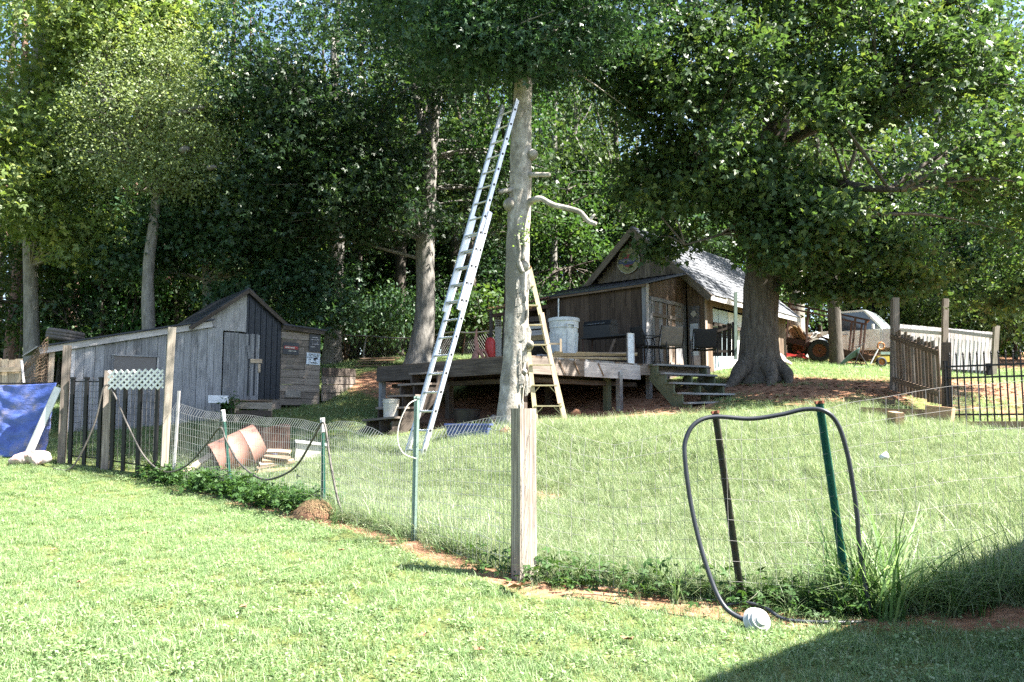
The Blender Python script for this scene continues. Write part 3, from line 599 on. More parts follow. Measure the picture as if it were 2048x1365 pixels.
make_tree('maple_tree', b, [([b + V(0, 0, -.1), P(415, 600, 22.5), P(412, 500, 22.4), P(420, 380, 22.3)], [.17, .13, .1, .05]), ([P(413, 520, 22.4), P(470, 470, 22), P(510, 450, 21.8)], [.05, .04, .02]), ([P(413, 530, 22.4), P(350, 470, 22), P(310, 440, 21.8)], [.05, .04, .02])],
    [(P(x, y, d), r, k) for x, y, d, r, k in [(410, 420, 21.5, (1.6, 1.5, 1.0), 150), (480, 490, 21.4, (1.3, 1.2, .8), 110), (330, 470, 21.4, (1.4, 1.2, .7), 110), (250, 520, 21.6, (1.5, 1.2, .7), 90), (470, 590, 21, (1.0, .8, .45), 50), (600, 570, 21.4, (1.4, 1, .8), 110), (650, 620, 21.3, (1.0, .8, .5), 70), (560, 500, 21.6, (1.2, 1, .8), 70)]],
    'low broad maple with layered sunlit sprays behind the gabled shed', None, 'bark_grey', 'leaf_gum', 22, .27, .12, 'lobed', .25, .9, 17, 70)
# --- trunks of the near edge of the wood, left and middle
EL = ['red-barked pine behind the pale board fence and the blue tarp', 'red-barked pine behind the tyre on the lean-to roof', 'red-barked pine behind the window end of the lean-to', 'slender grey trunk behind the lean-to between two red pines', 'red-barked pine behind the low end of the shed gable roof', 'red-barked pine rising behind the shed gable', 'grey trunk standing close beside the shed annex', 'dark trunk behind the low board wall beside the annex', 'dark trunk behind the pale bent post of the chain-link fence', 'dark trunk just left of the forked tree', 'thin grey trunk touching the left side of the forked tree', 'dark trunk behind the foot of the aluminium ladder', 'dark trunk behind the gnarled root on the deck', 'thin dark trunk right behind the pruned tree', 'grey trunk above the trash can behind the cabin porch', 'stout grey trunk behind the left slope of the cabin gable', 'dark trunk behind the right end of the shed annex roof', 'dark trunk behind the cabin roof ridge']
edge = [(18, 25, 'bark_pine', .24), (128, 27, 'bark_pine', .2), (238, 26, 'bark_pine', .2), (272, 28, 'bark_grey', .2), (322, 27, 'bark_pine', .2), (436, 28, 'bark_pine', .18), (662, 25, 'bark_grey', .27), (705, 31, 'bark_dark', .2), (745, 33, 'bark_dark', .2), (795, 29, 'bark_dark', .22), (812, 33, 'bark_grey', .15), (905, 31, 'bark_dark', .22), (938, 28, 'bark_dark', .25), (1014, 23, 'bark_dark', .17), (1110, 32, 'bark_grey', .2), (1150, 36, 'bark_grey', .25), (590, 32, 'bark_dark', .2), (1250, 33, 'bark_dark', .2)]
def wood_tree(px, D, bk, r, seed, h, label, group):
    return slim('forest_tree', px, D, h, r, random.uniform(-.5, .5), label, bk, 'leaf_wood', seed, (2.7, 2.5, 2.6), random.uniform(.55, .75), 150, .17, group, 'oval', .2, 16)
LB = {'bark_pine': 'straight red-barked pine trunk at the edge of the wood', 'bark_dark': 'dark forest tree in the wood behind the deck and fence', 'bark_grey': 'grey-barked forest tree at the edge of the wood'}
GRP = {'bark_pine': 'red-barked trees of the wood', 'bark_dark': 'dark trees of the wood', 'bark_grey': 'grey-barked trees of the wood'}
protos = {}
for i, (px, D, bk, r) in enumerate(edge):
    if protos.get(bk) and len(protos[bk]) >= 2:
        src = random.choice(protos[bk]); s = r / .22 * random.uniform(.95, 1.1); copy_tree(src, PG(px, D, -.1), random.uniform(0, 6.28), max(.8, min(1.25, s)), EL[i], sz=random.uniform(.95, 1.25))
    else:
        protos.setdefault(bk, [])
        t = wood_tree(px, D, bk, r, 100 + i, random.uniform(10, 13), EL[i], GRP[bk]); protos[bk].append(t)
        for ch in t.children:                              # the prototype's own parts lie relative to its root
            pass
# far rows of the wood
fr = random.Random(4); spots = []
for row, D in enumerate((36, 42, 49, 57)):
    for k in range(13):
        spots.append((-46 * D / 60 + 92 * D / 60 * (k + fr.uniform(.1, .9)) / 13, D + fr.uniform(-2.5, 2.5)))
for k, (x, y) in enumerate(spots):
    bk = fr.choice(['bark_dark', 'bark_grey', 'bark_dark']); src = fr.choice(protos[bk])
    copy_tree(src, (x, y, G(x, y) - .1), fr.uniform(0, 6.28), fr.uniform(1.0, 1.5), 'forest tree in the deep rows of the wood', 'trees of the deep wood', sz=fr.uniform(1.1, 1.5))
# side rows that close the wood left and right of the picture
for (x, y) in [(-19, 24), (-22, 30), (-16, 31), (-27, 20), (22, 27), (26, 33), (19, 36), (30, 22), (17, 41)]:
    src = fr.choice(protos['bark_grey']); copy_tree(src, (x, y, G(x, y) - .1), fr.uniform(0, 6.28), fr.uniform(1.0, 1.3), 'forest tree in the deep rows of the wood', 'trees of the deep wood', sz=fr.uniform(1.1, 1.4))
# undergrowth along the wood's edge
def shrub(seed, m):
    rg = np.random.default_rng(seed); root = thing('shrub', (0, 0, 0), 'leafy green shrub in the undergrowth along the wood', 'shrub', 'shrubs of the undergrowth')
    bl = [((rg.normal(0, .5), rg.normal(0, .5), rg.uniform(.5, 1.3)), (.8, .8, .7), 42) for _ in range(5)]
    cm, C = crown_mesh('foliage', rg, bl, 20, .22, .13, 'oval', m, .2, 1.4); link(bpy.data.objects.new('foliage', cm), root, Matrix.Identity(4))
    mb = MB()
    for _ in range(7):
        a = rg.uniform(0, 6.28); mb.tube([V(0, 0, -.1), V(.3 * math.cos(a), .3 * math.sin(a), .6), V(.8 * math.cos(a), .8 * math.sin(a), 1.4)], [.03, .02, .01], 5)
    mb.build('stem', 'bark_dark', root); return root
sh = [shrub(1, 'leaf_wood'), shrub(2, 'leaf_wood'), shrub(3, 'leaf_gum')]
su = [(20, 27), (90, 26), (160, 29), (230, 30), (350, 28), (420, 27), (520, 29), (590, 26.5), (690, 27), (740, 28), (780, 30), (880, 26.5), (930, 30), (975, 27), (1120, 30), (1180, 31), (1560, 33), (1620, 36), (1700, 37), (1830, 31), (1900, 33), (1960, 36), (2030, 33), (2100, 30), (1240, 34), (640, 33), (480, 34), (300, 35), (100, 34), (850, 35), (1040, 34)]
for k, (px, D) in enumerate(su):
    p = PG(px, D, -.05); s = fr.uniform(.8, 1.5)
    if k < 3: sh[k].matrix_basis = Matrix.Translation(p) @ Matrix.Scale(s, 4); WM[sh[k].name] = sh[k].matrix_basis.copy()
    else: copy_tree(sh[k % 3], p, fr.uniform(0, 6.28), s, sz=s * fr.uniform(.9, 1.5))

# young trees between the trunks: they close the view into the wood
def sapling(seed, m, label, group, size=.14, kind='oval'):
    rg = np.random.default_rng(seed); h = 5.0
    paths = [([V(0, 0, -.1), V(.05, 0, 1.5), V(-.05, .05, 3.2), V(.1, 0, h)], [.07, .055, .04, .012])]
    bl = [((rg.normal(0, .55), rg.normal(0, .55), z), (1.25, 1.2, .75), 46) for z in (1.4, 2.1, 2.8, 3.5, 4.2, 4.9)]
    return make_tree('young_tree', V(0, 0, 0), paths, bl, label, group, 'bark_dark', m, 18, .27, size, kind, .22, 1.1, seed, 40)
yg = [(sapling(201, 'leaf_wood', 'young green tree standing between the trunks of the wood', 'young trees inside the wood')), (sapling(202, 'leaf_wood', 'young green tree standing between the trunks of the wood', 'young trees inside the wood')), (sapling(203, 'leaf_gum', 'young green tree standing between the trunks of the wood', 'young trees inside the wood', .15, 'lobed'))]
ysp = [(30, 24), (110, 24.5), (190, 24), (260, 24.5), (345, 24.5), (15, 30), (95, 31), (180, 32), (300, 31), (390, 31), (455, 25), (520, 26), (470, 32), (560, 33), (620, 29), (700, 33), (760, 36), (830, 32), (890, 34), (960, 32), (1010, 29), (1075, 33), (1140, 30), (1200, 35), (1270, 31), (640, 38), (730, 40), (850, 40), (930, 39), (1050, 41), (1170, 42), (40, 38), (150, 40), (250, 40), (370, 40), (500, 41), (1500, 33), (1560, 35), (1600, 39), (1650, 34), (1700, 40), (1740, 37), (1800, 36), (1850, 30), (1890, 36), (1930, 32), (1990, 35), (2040, 31), (2080, 27), (1880, 42), (1960, 43), (2050, 41), (1780, 43), (1340, 34), (1420, 36), (1470, 40), (580, 45), (680, 47), (800, 47), (900, 47), (1000, 48), (1110, 48), (1240, 46), (1380, 45)]
for k, (px, D) in enumerate(ysp):
    p = PG(px, D, -.05); s = fr.uniform(.75, 1.25) * (1 if D < 34 else 1.35)
    if k < 3: yg[k].matrix_basis = Matrix.Translation(p) @ Matrix.Scale(s, 4); WM[yg[k].name] = yg[k].matrix_basis.copy()
    else: copy_tree(yg[k % 3], p, fr.uniform(0, 6.28), s, sz=s * fr.uniform(.9, 1.3))
# ------------------------------------------------------------------ text
def text(s, size, m, M, parent, name='lettering', align='CENTER', depth=.002, sx=1.0):
    c = bpy.data.curves.new(name, 'FONT'); c.body = s; c.size = size; c.align_x = align; c.align_y = 'CENTER'; c.extrude = depth
    t = bpy.data.objects.new(name, c); COL.objects.link(t); dg = bpy.context.evaluated_depsgraph_get(); dg.update()
    me = bpy.data.meshes.new_from_object(t.evaluated_get(dg)); bpy.data.objects.remove(t); bpy.data.curves.remove(c)
    me.materials.clear(); me.materials.append(M_(m)); o = bpy.data.objects.new(name, me)
    return link(o, parent, M @ Matrix.Diagonal((sx, 1, 1, 1)))
def face(o, right, nrm):
    """frame with x to the right along a wall and z out of it"""
    x = Vector(right).normalized(); z = Vector(nrm).normalized(); y = z.cross(x)
    return Matrix(((x.x, y.x, z.x, o.x), (x.y, y.y, z.y, o.y), (x.z, y.z, z.z, o.z), (0, 0, 0, 1)))
# ------------------------------------------------------------------ the shed with its lean-to
dS = V(.81, .586, 0).normalized(); nS = V(.586, -.81, 0).normalized(); bS = -nS
S0 = V(GX(410, 17), 17, 0)
def S(t, z, out=0): return S0 + dS * t + nS * out + V(0, 0, CZ + z)      # z over eye level
def St(px):                                                              # along the wall from a pixel column
    r = (px - 1024) / F * .995; return (r * S0.y - S0.x) / (dS.x - r * dS.y)
def gz(t, out=0): q = S0 + dS * t + nS * out; return G(q.x, q.y) - CZ
shed = thing('shed', S0 + V(0, 0, G(S0.x, S0.y)), 'weathered grey plank shed with gable, lean-to and black metal strip', 'shed')
tl = St(62); 
def lean_z(t): return 2.06 + (t - 0) * .235 if t < 0 else 2.06
wall = bpy.data.objects.new('wall', None); link(wall, shed, WM[shed.name].copy())
t = St(128); i = 0
tw0, tw1 = St(216), St(312)
while t < St(440):
    wd = random.uniform(.13, .2); t1 = min(t + wd, St(440)); tm = (t + t1) / 2; top = lean_z(tm) - .05
    zb = gz(tm) - .12
    mm = 'grey_board'
    if t1 < St(172): mm = 'whitewash_board' if i % 2 == 0 else 'grey_board'
    off = random.uniform(0, .012)
    if tm > tw0 and tm < tw1:
        plank('plank', S(tm, 1.35, off), S(tm, top, off), t1 - t - .006, .022, mm, wall, nS); plank('plank', S(tm, zb, off), S(tm, 1.01, off), t1 - t - .006, .022, mm, wall, nS)
    else: plank('plank', S(tm, zb, off), S(tm, top, off), t1 - t - .006, .022, mm, wall, nS)
    t = t1; i += 1
# window with a screen
wn = MB(); wn.box((0, 0, 0), (tw1 - tw0 - .02, .37, .01), face(S((tw0 + tw1) / 2, 1.18, -.02), dS, nS)); win = wn.build('window', 'glass', shed)
for a, c in ((S(tw0, 1.0, .022), S(tw1, 1.0, .022)), (S(tw0, 1.355, .022), S(tw1, 1.355, .022))): plank('window_frame', a, c, .03, .035, 'grey_board', win, nS)
plank('window_frame', S(tw1 - .02, 1.02, .022), S(tw1 - .02, 1.335, .022), .03, .03, 'whitewash_board', win, nS)
plank('window_frame', S(tw0 + .02, 1.02, .022), S(tw0 + .02, 1.335, .022), .03, .03, 'grey_board', win, nS)
# roof trim of the lean-to, pale and sunlit, and its roof
plank('roof_trim', S(St(70), lean_z(St(70)) + .02, .06), S(St(415), 2.08, .06), .12, .04, 'whitewash_board', shed, nS)
mb = MB(); q = [S(St(64), lean_z(St(64)) + .085, .14), S(St(418), 2.16, .14)]; mb.prism([q[0], q[1], q[1] + bS * 2.6, q[0] + bS * 2.6], (0, 0, .03)); mb.build('lean_to_roof', 'tin_dark', shed)
for k in range(5):                                       # rafters and corner seen through the open end
    p = S(St(96), 0) + bS * (k * .5); plank('stud', V(p.x, p.y, G(p.x, p.y) - .1), V(p.x, p.y, CZ + lean_z(St(96)) - .02), .09, .04, 'brown_board' if k % 2 else 'pale_board', shed, nS)
# door
dr = bpy.data.objects.new('door', None); link(dr, shed, WM[shed.name].copy())
t = St(441)
while t < St(512):
    wd = random.uniform(.13, .17); t1 = min(t + wd, St(513)); plank('plank', S((t + t1) / 2, .50 + random.uniform(-.02, .02), .035), S((t + t1) / 2, 1.93 + random.uniform(-.01, .01), .035), t1 - t - .005, .022, 'grey_board', dr, nS); t = t1
plank('hasp', S(St(495), 1.355, .06), S(St(518), 1.36, .06), .085, .03, 'pale_board', dr, nS); plank('latch_block', S(St(513), 1.12, .05), S(St(513), 1.30, .05), .05, .03, 'pale_board', dr, nS)
plank('brace', S(St(494), 1.40, .06), S(St(490), 1.68, .06), .07, .02, 'grey_board', dr, nS)
plank('sill', S(St(430), .50, .05), S(St(520), .50, .05), .06, .05, 'brown_board', shed, nS)
# gable: plywood left, black ribbed tin right
pk = St(486); zpk = 2.86; te = St(392); tr = St(560)
mb = MB(); mb.prism([S(te + .05, 2.08, .01), S(pk, 1.96, .01), S(pk, zpk - .05, .01), S(te + .05, 2.12, .01)], bS * .02); mb.build('plywood_sheet', 'plywood', shed)
mb = MB(); mb.prism([S(St(440), 1.97, .008), S(pk, 1.97, .008), S(pk, 2.08, .008), S(te + .1, 2.1, .008)], bS * .02); mb.build('plywood_sheet', 'plywood', shed)
ts = [pk + (St(556) - pk) * k / 6 for k in range(7)]
for k in range(6):
    a, c = ts[k], ts[k + 1]; za = zpk - .05 - (a - pk) / (tr - pk) * (zpk - 2.24); zc = zpk - .05 - (c - pk) / (tr - pk) * (zpk - 2.24); zb = .55 if k > 1 else .62
    mb = MB(); e = (c - a)
    mb.prism([S(a, zb, .03), S(a + e * .3, zb, .03), S(a + e * .4, zb, .055), S(a + e * .62, zb, .055), S(a + e * .72, zb, .03), S(c, zb, .03)][::1] + [S(c, zb, .02), S(a, zb, .02)], V(0, 0, min(za, zc) - zb))
    mb.build('tin_panel', 'tin_dark', shed)
    mb = MB(); mb.prism([S(a, min(za, zc), .03), S(c, min(za, zc), .03), S(c if zc > za else a, max(za, zc), .03)], bS * .012); mb.build('tin_panel', 'tin_dark', shed)
# gable roof, two planes of shingle running back
for sgn, tE, zE in ((-1, te - .22, 1.98), (1, tr + .08, 2.16)):
    mb = MB(); a, c = S(pk, zpk + .02, .12), S(tE, zE, .12); bk = bS * 2.9
    for k in range(7):
        u0, u1 = k / 7, (k + 1) / 7; p, q2 = a.lerp(c, u0), a.lerp(c, u1 + .012); up = (V(0, 0, 1))
        mb2 = MB(); mb2.prism([p, q2, q2 + bk, p + bk], up * .03 if k % 2 else up * .034); mb2.build('shingle_course', 'tin_dark', shed)
    plank('rake_board', S(pk, zpk - .02, .135), S(tE, zE - .03, .135), .075, .025, 'dark_board', shed, nS)
mb = MB(); mb.prism([S(pk, zpk - .1, -2.75), S(te, 2.0, -2.75), S(te, .3, -2.75), S(tr, .3, -2.75), S(tr, 2.1, -2.75)], bS * .03); mb.build('back_wall', 'dark_board', shed)
mb = MB(); mb.prism([S(tr, .2, -.02), S(tr, 2.1, -.02), S(tr, 2.1, -2.7), S(tr, .2, -2.7)], dS * -.03); mb.build('side_wall', 'grey_brown_board', shed)
# annex of horizontal boards on the right
z = gz(St(600)) + .02; k = 0; tA, tB = St(557), St(636)
while z < 2.10:
    h = random.uniform(.14, .19); h = min(h, 2.12 - z); mm = 'grey_brown_board'
    sp = random.choice((None, .45, .6))
    if sp: tm = tA + (tB - tA) * sp; plank('plank', S(tA, z + h / 2, .02), S(tm - .004, z + h / 2, .02), h - .008, .022, mm, shed, nS); plank('plank', S(tm + .004, z + h / 2, .024), S(tB, z + h / 2, .024), h - .008, .022, mm, shed, nS)
    else: plank('plank', S(tA, z + h / 2, .02 + random.uniform(0, .006)), S(tB, z + h / 2, .02), h - .008, .022, mm, shed, nS)
    z += h; k += 1
mb = MB(); mb.prism([S(tA, 2.16, .16), S(tB + .1, 2.09, .16), S(tB + .1, 2.09, -1.6), S(tA, 2.16, -1.6)], (0, 0, .035)); mb.build('annex_roof', 'tin_dark', shed)
plank('fascia', S(tA, 2.12, .12), S(tB + .06, 2.06, .12), .10, .025, 'dark_board', shed, nS)
mb = MB(); mb.prism([S(tB, gz(tB) - .1, .0), S(tB, 2.06, .0), S(tB, 2.06, -1.5), S(tB, gz(tB) - .1, -1.5)], dS * -.03); mb.build('side_wall', 'grey_brown_board', shed)
mb = MB(); mb.box((0, 0, 0), (.34, .16, .03), face(S(St(583), .68, .045), dS, nS)); mb.build('vent_hatch', 'concrete', shed)
plank('footing', S(St(515), .42, .0), S(St(560), .42, .0), .34, .04, 'grey_brown_board', shed, nS)
# ------------------------------------------------------------------ signs on the annex
def board_sign(px0, px1, py0, py1, m, label, th=.012, out=.05, tilt=0):
    t0, t1 = St(px0), St(px1); tm = (t0 + t1) / 2; Dm = (S0 + dS * tm).y
    z0, z1 = P(600, py1, Dm).z - CZ, P(600, py0, Dm).z - CZ
    c = S(tm, (z0 + z1) / 2, out); s = thing('sign', c, label, 'sign'); Mf = face(c, dS, nS) @ Matrix.Rotation(tilt, 4, 'Z')
    mb = MB(); mb.box((0, 0, 0), (t1 - t0, z1 - z0, th), Mf); mb.build('panel', m, s)
    return s, Mf @ Matrix.Translation((0, 0, th / 2 + .003)), t1 - t0, z1 - z0
s, Mf, w_, h_ = board_sign(560, 592, 686, 710, 'sign_black', 'black sign with a red band on the shed annex', tilt=-.03)
mb = MB(); mb.box((.0, .02, 0), (w_ * .9, h_ * .24, .003), Mf); mb.build('red_band', 'sign_red', s)
for k in range(5): mb = MB(); mb.box((-w_ * .33 + k * .045, .02, .003), (.03, h_ * .13, .003), Mf); mb.build('letter_mark', 'dirty_white', s)
for k in range(5): mb = MB(); mb.box((-w_ * .12 + k * .032 + (.02 if k > 2 else 0), -h_ * .2, 0), (.02, h_ * .09, .003), Mf); mb.build('letter_mark', 'dirty_white', s)
s, Mf, w_, h_ = board_sign(613, 635, 669, 704, 'sign_black', 'dark upright sign with faint grey print above the white camera sign')
for (a, c, e) in ((0, .3, .5), (0, .18, .7), (.02, -.08, .6), (-.05, -.24, .4)): mb = MB(); mb.box((a, c * h_, 0), (w_ * e, h_ * .035, .003), Mf); mb.build('print_mark', 'tin_grey', s)
mb = MB(); mb.tube([Mf @ V(.06 * math.cos(a), .05 * h_ + .06 * math.sin(a), .001) for a in np.linspace(0, 6.28, 17)], .006, 5); mb.build('print_ring', 'tin_grey', s)
s, Mf, w_, h_ = board_sign(608, 635, 707, 730, 'paper', 'white smile camera sign on the shed annex', tilt=-.04)
text('SMILE!', .095, 'ink', Mf @ Matrix.Translation((.01, h_ * .30, 0)), s); text("YOU'RE", .042, 'ink', Mf @ Matrix.Translation((-w_ * .27, h_ * .08, 0)), s); text('ON', .042, 'ink', Mf @ Matrix.Translation((-w_ * .27, -h_ * .10, 0)), s); text('CAMERA', .055, 'ink', Mf @ Matrix.Translation((0, -h_ * .34, 0)), s)
mb = MB(); mb.box((w_ * .16, h_ * .02, 0), (.10, .045, .004), Mf @ Matrix.Rotation(.15, 4, 'Z')); mb.box((w_ * .12, -h_ * .06, 0), (.03, .05, .004), Mf); mb.build('camera_symbol', 'ink', s)
# ------------------------------------------------------------------ things around the shed
def lathe_thing(name, c, prof, n, m, label, cat, M=None, smooth=True):
    mb = MB(); mb.lathe(prof, n, Matrix.Translation(Vector(c)) @ (M or Matrix.Identity(4))); o = mb.build(name, m, None, smooth, Matrix.Translation(Vector(c))); return tag(o, label, cat)
def tyre_prof(r, wd, rim): return [(rim, -wd / 2), (rim + .02, -wd / 2 - .005), (r - .03, -wd / 2), (r - .005, -wd / 2 + .03), (r, -wd * .2), (r - .006, -wd * .19), (r - .006, -wd * .1), (r, -wd * .09), (r, wd * .09), (r - .006, wd * .1), (r - .006, wd * .19), (r, wd * .2), (r - .005, wd / 2 - .03), (r - .03, wd / 2), (rim + .02, wd / 2 + .005), (rim, wd / 2), (rim - .005, 0), (rim, -wd / 2)]
tp_ = P(126, 674, 16.1); lathe_thing('tyre', S(St(126), lean_z(St(126)) + .25, -.3), tyre_prof(.335, .21, .19), 28, 'tyre', 'worn tyre lying flat on the lean-to roof', 'tyre', Matrix.Rotation(.14, 4, 'Y'))
lw = thing('board_wall', PG(672, 19.6), 'low dark board retaining wall beside the shed annex', 'wall')
a, c = V(S(tB, 0).x + .05, S(tB, 0).y + .1, 0), PG(708, 20.4)
for k in range(4): z0 = CZ + .62 + k * .19; plank('plank', V(a.x, a.y, z0), V(c.x, c.y, z0 + .10), .185, .035, 'grey_brown_board' if k < 3 else 'dark_board', lw, V(.3, -1, 0))
# step crate before the shed door
ct = thing('step_crate', S(St(478), gz(St(478), .6), .6), 'rough wooden step crate before the shed door', 'crate'); zc = gz(St(478), .6)
for k in range(3): plank('slat', S(St(448), zc + .40, .40 + k * .13), S(St(520), zc + .40, .40 + k * .13), .12, .03, 'yellow_board' if k == 1 else 'brown_board', ct, V(0, 0, 1))
for k in range(2): plank('front_board', S(St(450), zc + .30 - k * .16, .70), S(St(519), zc + .30 - k * .16, .70), .13, .022, ('post_wood', 'dark_board')[k], ct, nS)
for px in (452, 517): plank('leg', S(St(px), zc - .05, .66), S(St(px), zc + .38, .66), .08, .06, 'pale_board', ct, nS)
mb = MB(); mb.box((0, 0, 0), (.40, .16, .03), face(S(St(420), zc + .42, .5), dS, nS + V(0, 0, .25))); tag(mb.build('plastic_sheet', 'white_plastic', None), 'white plastic sheet standing by the shed door', 'sheet')
pl = thing('potted_shrub', S(St(440), zc, .62), 'small dark green bush by the shed door step', 'plant'); q = np.array([tuple(S(St(440), zc + .25, .75) + V(*rng.normal(0, 1, 3)) * .12) for _ in range(140)]); q[:, 2] += .1
link(bpy.data.objects.new('foliage', mesh_np('foliage', *leaves(rng, q, np.zeros((140, 3)), .06, 'oval'), 'leaf_ivy')), pl, Matrix.Identity(4)); mb = MB(); mb.tube([S(St(440), zc - .05, .72), S(St(440), zc + .4, .75)], [.015, .008], 6); mb.build('stem', 'bark_dark', pl)
# rusty steel drum, cut open, and scraps beside it
dc = PG(478, 12.9); Mx = frame(dc + V(0, 0, .31), dc + V(0, 0, .31) + V(.80, .42, .42))
dm = thing('steel_drum', dc, 'rusty steel drum cut open, lying tilted in the long grass', 'drum')
mb = MB(); mb.lathe([(.285, -.36), (.30, -.36), (.302, -.12), (.315, -.10), (.302, -.08), (.302, .12), (.315, .14), (.302, .16), (.302, .36), (.285, .36), (.285, -.36)], 26, Mx); mb.build('shell', 'rust_pale', dm, 'a')
mb = MB(); mb.lathe([(.285, .33), (.001, .33)], 26, Mx); mb.build('end_plate', 'dark_rust', dm)
mb = MB(); c = dc + V(.22, .45, .42); mb.grid(lambda u, v: c + V(-.32 + .75 * u, .1 * u, .30 - .62 * v) + V(0, -.10 * math.sin(3.1416 * u), .03 * math.sin(9 * u)), 10, 3); o = mb.build('rusty_sheet', 'dark_rust', None); tag(o, 'curved dark rusty sheet leaning behind the steel drum', 'sheet metal'); o.modifiers.new('t', 'SOLIDIFY').thickness = .006
lg = thing('plank_scrap', PG(545, 12.7), 'broken orange-brown boards heaped beside the steel drum', 'boards')
for k in range(6): a = PG(512 + 5 * k, 12.5 + .06 * k, .05 + .055 * k); plank('board', a, a + V(.55 - .04 * k, random.uniform(-.1, .25), random.uniform(-.05, .12)), .11, .03, ('timber', 'brown_board', 'pale_board')[k % 3], lg, V(0, -.4, 1))
tb = PG(618, 13.2); tubo = thing('plastic_tub', tb, 'off-white plastic tub in the grass behind the wire fence', 'tub'); Mx = Matrix.Translation(tb + V(0, 0, .02)) @ Matrix.Rotation(.12, 4, 'Y') @ Matrix.Rotation(.3, 4, 'Z')
mb = MB(); e = .015
for (cx, cy, sx_, sy_) in ((0, -.14, .42, e), (0, .14, .42, e), (-.21, 0, e, .30), (.21, 0, e, .30)): mb.box((cx, cy, .15), (sx_, sy_, .30), Mx)
mb.box((0, 0, .01), (.41, .28, .02), Mx); mb.build('body', 'dirty_white', tubo)
mb = MB(); mb.box((0, -.165, .295), (.47, .03, .025), Mx); mb.box((0, .165, .295), (.47, .03, .025), Mx); mb.box((-.23, 0, .294), (.025, .30, .025), Mx); mb.box((.23, 0, .294), (.025, .30, .025), Mx); mb.build('rim', 'white_plastic', tubo)
a = PG(362, 12.35, .08); tag(plank('board', a, PG(425, 12.8, .28), .12, .035, 'pale_board', None, V(0, -.5, 1)), 'pale loose board lying on the ground by the steel drum', 'board')
lathe_thing('blue_ball', PG(548, 13.4, .13), [(.001, -.09), (.06, -.07), (.088, -.02), (.09, .02), (.07, .06), (.04, .082), (.001, .09)], 14, 'blue_plastic', 'small blue ball among the boards by the drum', 'ball')
tx = thing('plank_pile', PG(735, 23.2), 'pile of reddish split boards on the bank behind the low wall', 'boards')
for k in range(7): a = PG(708 + 3 * k, 22.4 + .12 * k, .06 + .05 * (k % 4)); plank('board', a, a + V(1.0, .1 - .05 * (k % 3), .04), .12, .035, ('timber', 'brown_board')[k % 2], tx)
# ------------------------------------------------------------------ tarp, posts, panels on the left
A, B = P(-70, 768, 13.55), P(113, 766, 13.25); gA, gB = G(A.x, A.y), G(B.x, B.y)
tarp = thing('tarp', PG(40, 13.4), 'faded blue tarp hung along the yard fence', 'tarp')
def tf(u, v):
    p = A.lerp(B, u); zt = p.z - .03 * math.sin(3.1416 * u); zb = gA + (gB - gA) * u + .0; z = zt + (zb - zt) * v
    w1 = .03 * math.sin(17 * u + 5 * v) * v + .009 * math.sin(31 * v + 4 * math.sin(7 * u)) + .008 * math.sin(23 * u * v + 11 * v) + .004 * math.sin(60 * u + 20 * v)
    return V(p.x, p.y + w1 - .22 * v * (1 if u > .2 else .6), z)
mb = MB(); mb.grid(tf, 70, 44); o = mb.build('sheet', 'tarp', tarp, True); o.modifiers.new('t', 'SOLIDIFY').thickness = .004
mb = MB(); mb.tube([A + V(0, .02, 0), B + V(0, .02, 0)], .012, 6); mb.build('top_line', 'black_metal', tarp)
def post(px, py0, D, wd, label, py1=None, m='post_wood', rz=0.0, lean=0.0, name='wooden_post', dp=None):
    b_ = PG(px, D, -.1); top = P(px + lean, py0, D); o = plank(name, b_, V(top.x, top.y, top.z), wd, dp or wd, m, None, V(math.sin(rz), -math.cos(rz), 0)); tag(o, label, 'post'); return o
post(127, 692, 13.0, .105, 'grey wooden post at the end of the blue tarp', lean=8, rz=.3, m='grey_brown_board')
post(214, 742, 12.75, .105, 'short wooden post between the two black picket panels', lean=4, rz=.3, m='grey_brown_board')
post(331, 655, 12.3, .105, 'tall pale wooden corner post where the wire fence begins', lean=13, rz=.5, m='post_wood')
ch = thing('gutter_channel', PG(62, 12.95), 'white metal gutter length leaning on the blue tarp', 'gutter'); a, c = PG(55, 12.9, .02), P(116, 775, 13.05); Mf = frame(a, c, V(.5, -1, .3)); L = (c - a).length
mb = MB(); mb.box((0, 0, L / 2), (.10, .006, L), Mf); mb.build('web', 'alu', ch); 
for sx_ in (-1, 1): mb = MB(); mb.box((sx_ * .051, -.03, L / 2), (.006, .066, L), Mf); mb.build('flange', 'white_paint' if sx_ < 0 else 'tin_grey', ch)
mb = MB(); bc = PG(64, 12.75)
def bagf(u, v):
    t = 6.283 * u; s_ = math.sin(3.14159 * v); f = 1 + .22 * math.sin(3 * t + 4 * v) + .12 * math.sin(7 * t - 6 * v) + .08 * math.sin(13 * t + 9 * v)
    return bc + V(.27 * math.cos(t) * s_ * f, .14 * math.sin(t) * s_ * f, .085 + .095 * math.cos(3.14159 * v) * f + .02 * math.sin(4 * t + 2 * v) * s_)
mb.grid(bagf, 48, 20); o = mb.build('plastic_bag', 'litter_white', None, False, Matrix.Translation(bc)); tag(o, 'crumpled white plastic bag with red print under the gutter', 'bag')
pf = thing('board_fence', PG(10, 14.6), 'pale new board fence behind the blue tarp', 'fence')
for k in range(7): x_ = -46 + 14 * k; a = P(x_, 790, 14.6); c = P(x_, 718 + (k % 3), 14.6); plank('picket', a, c, .115, .02, 'pale_board', pf, V(0, -1, 0))
plank('rail', P(-52, 741, 14.55), P(44, 739, 14.55), .085, .035, 'pale_board', pf, V(0, -1, 0))
for px in (-40, 30): plank('post', PG(px, 14.64, -.1), P(px, 730, 14.64), .09, .09, 'post_wood', pf, V(0, -1, 0))
nt_ = thing('wire_netting', PG(80, 14.4), 'sagging brown net hung at the open end of the lean-to', 'net'); mb = MB()
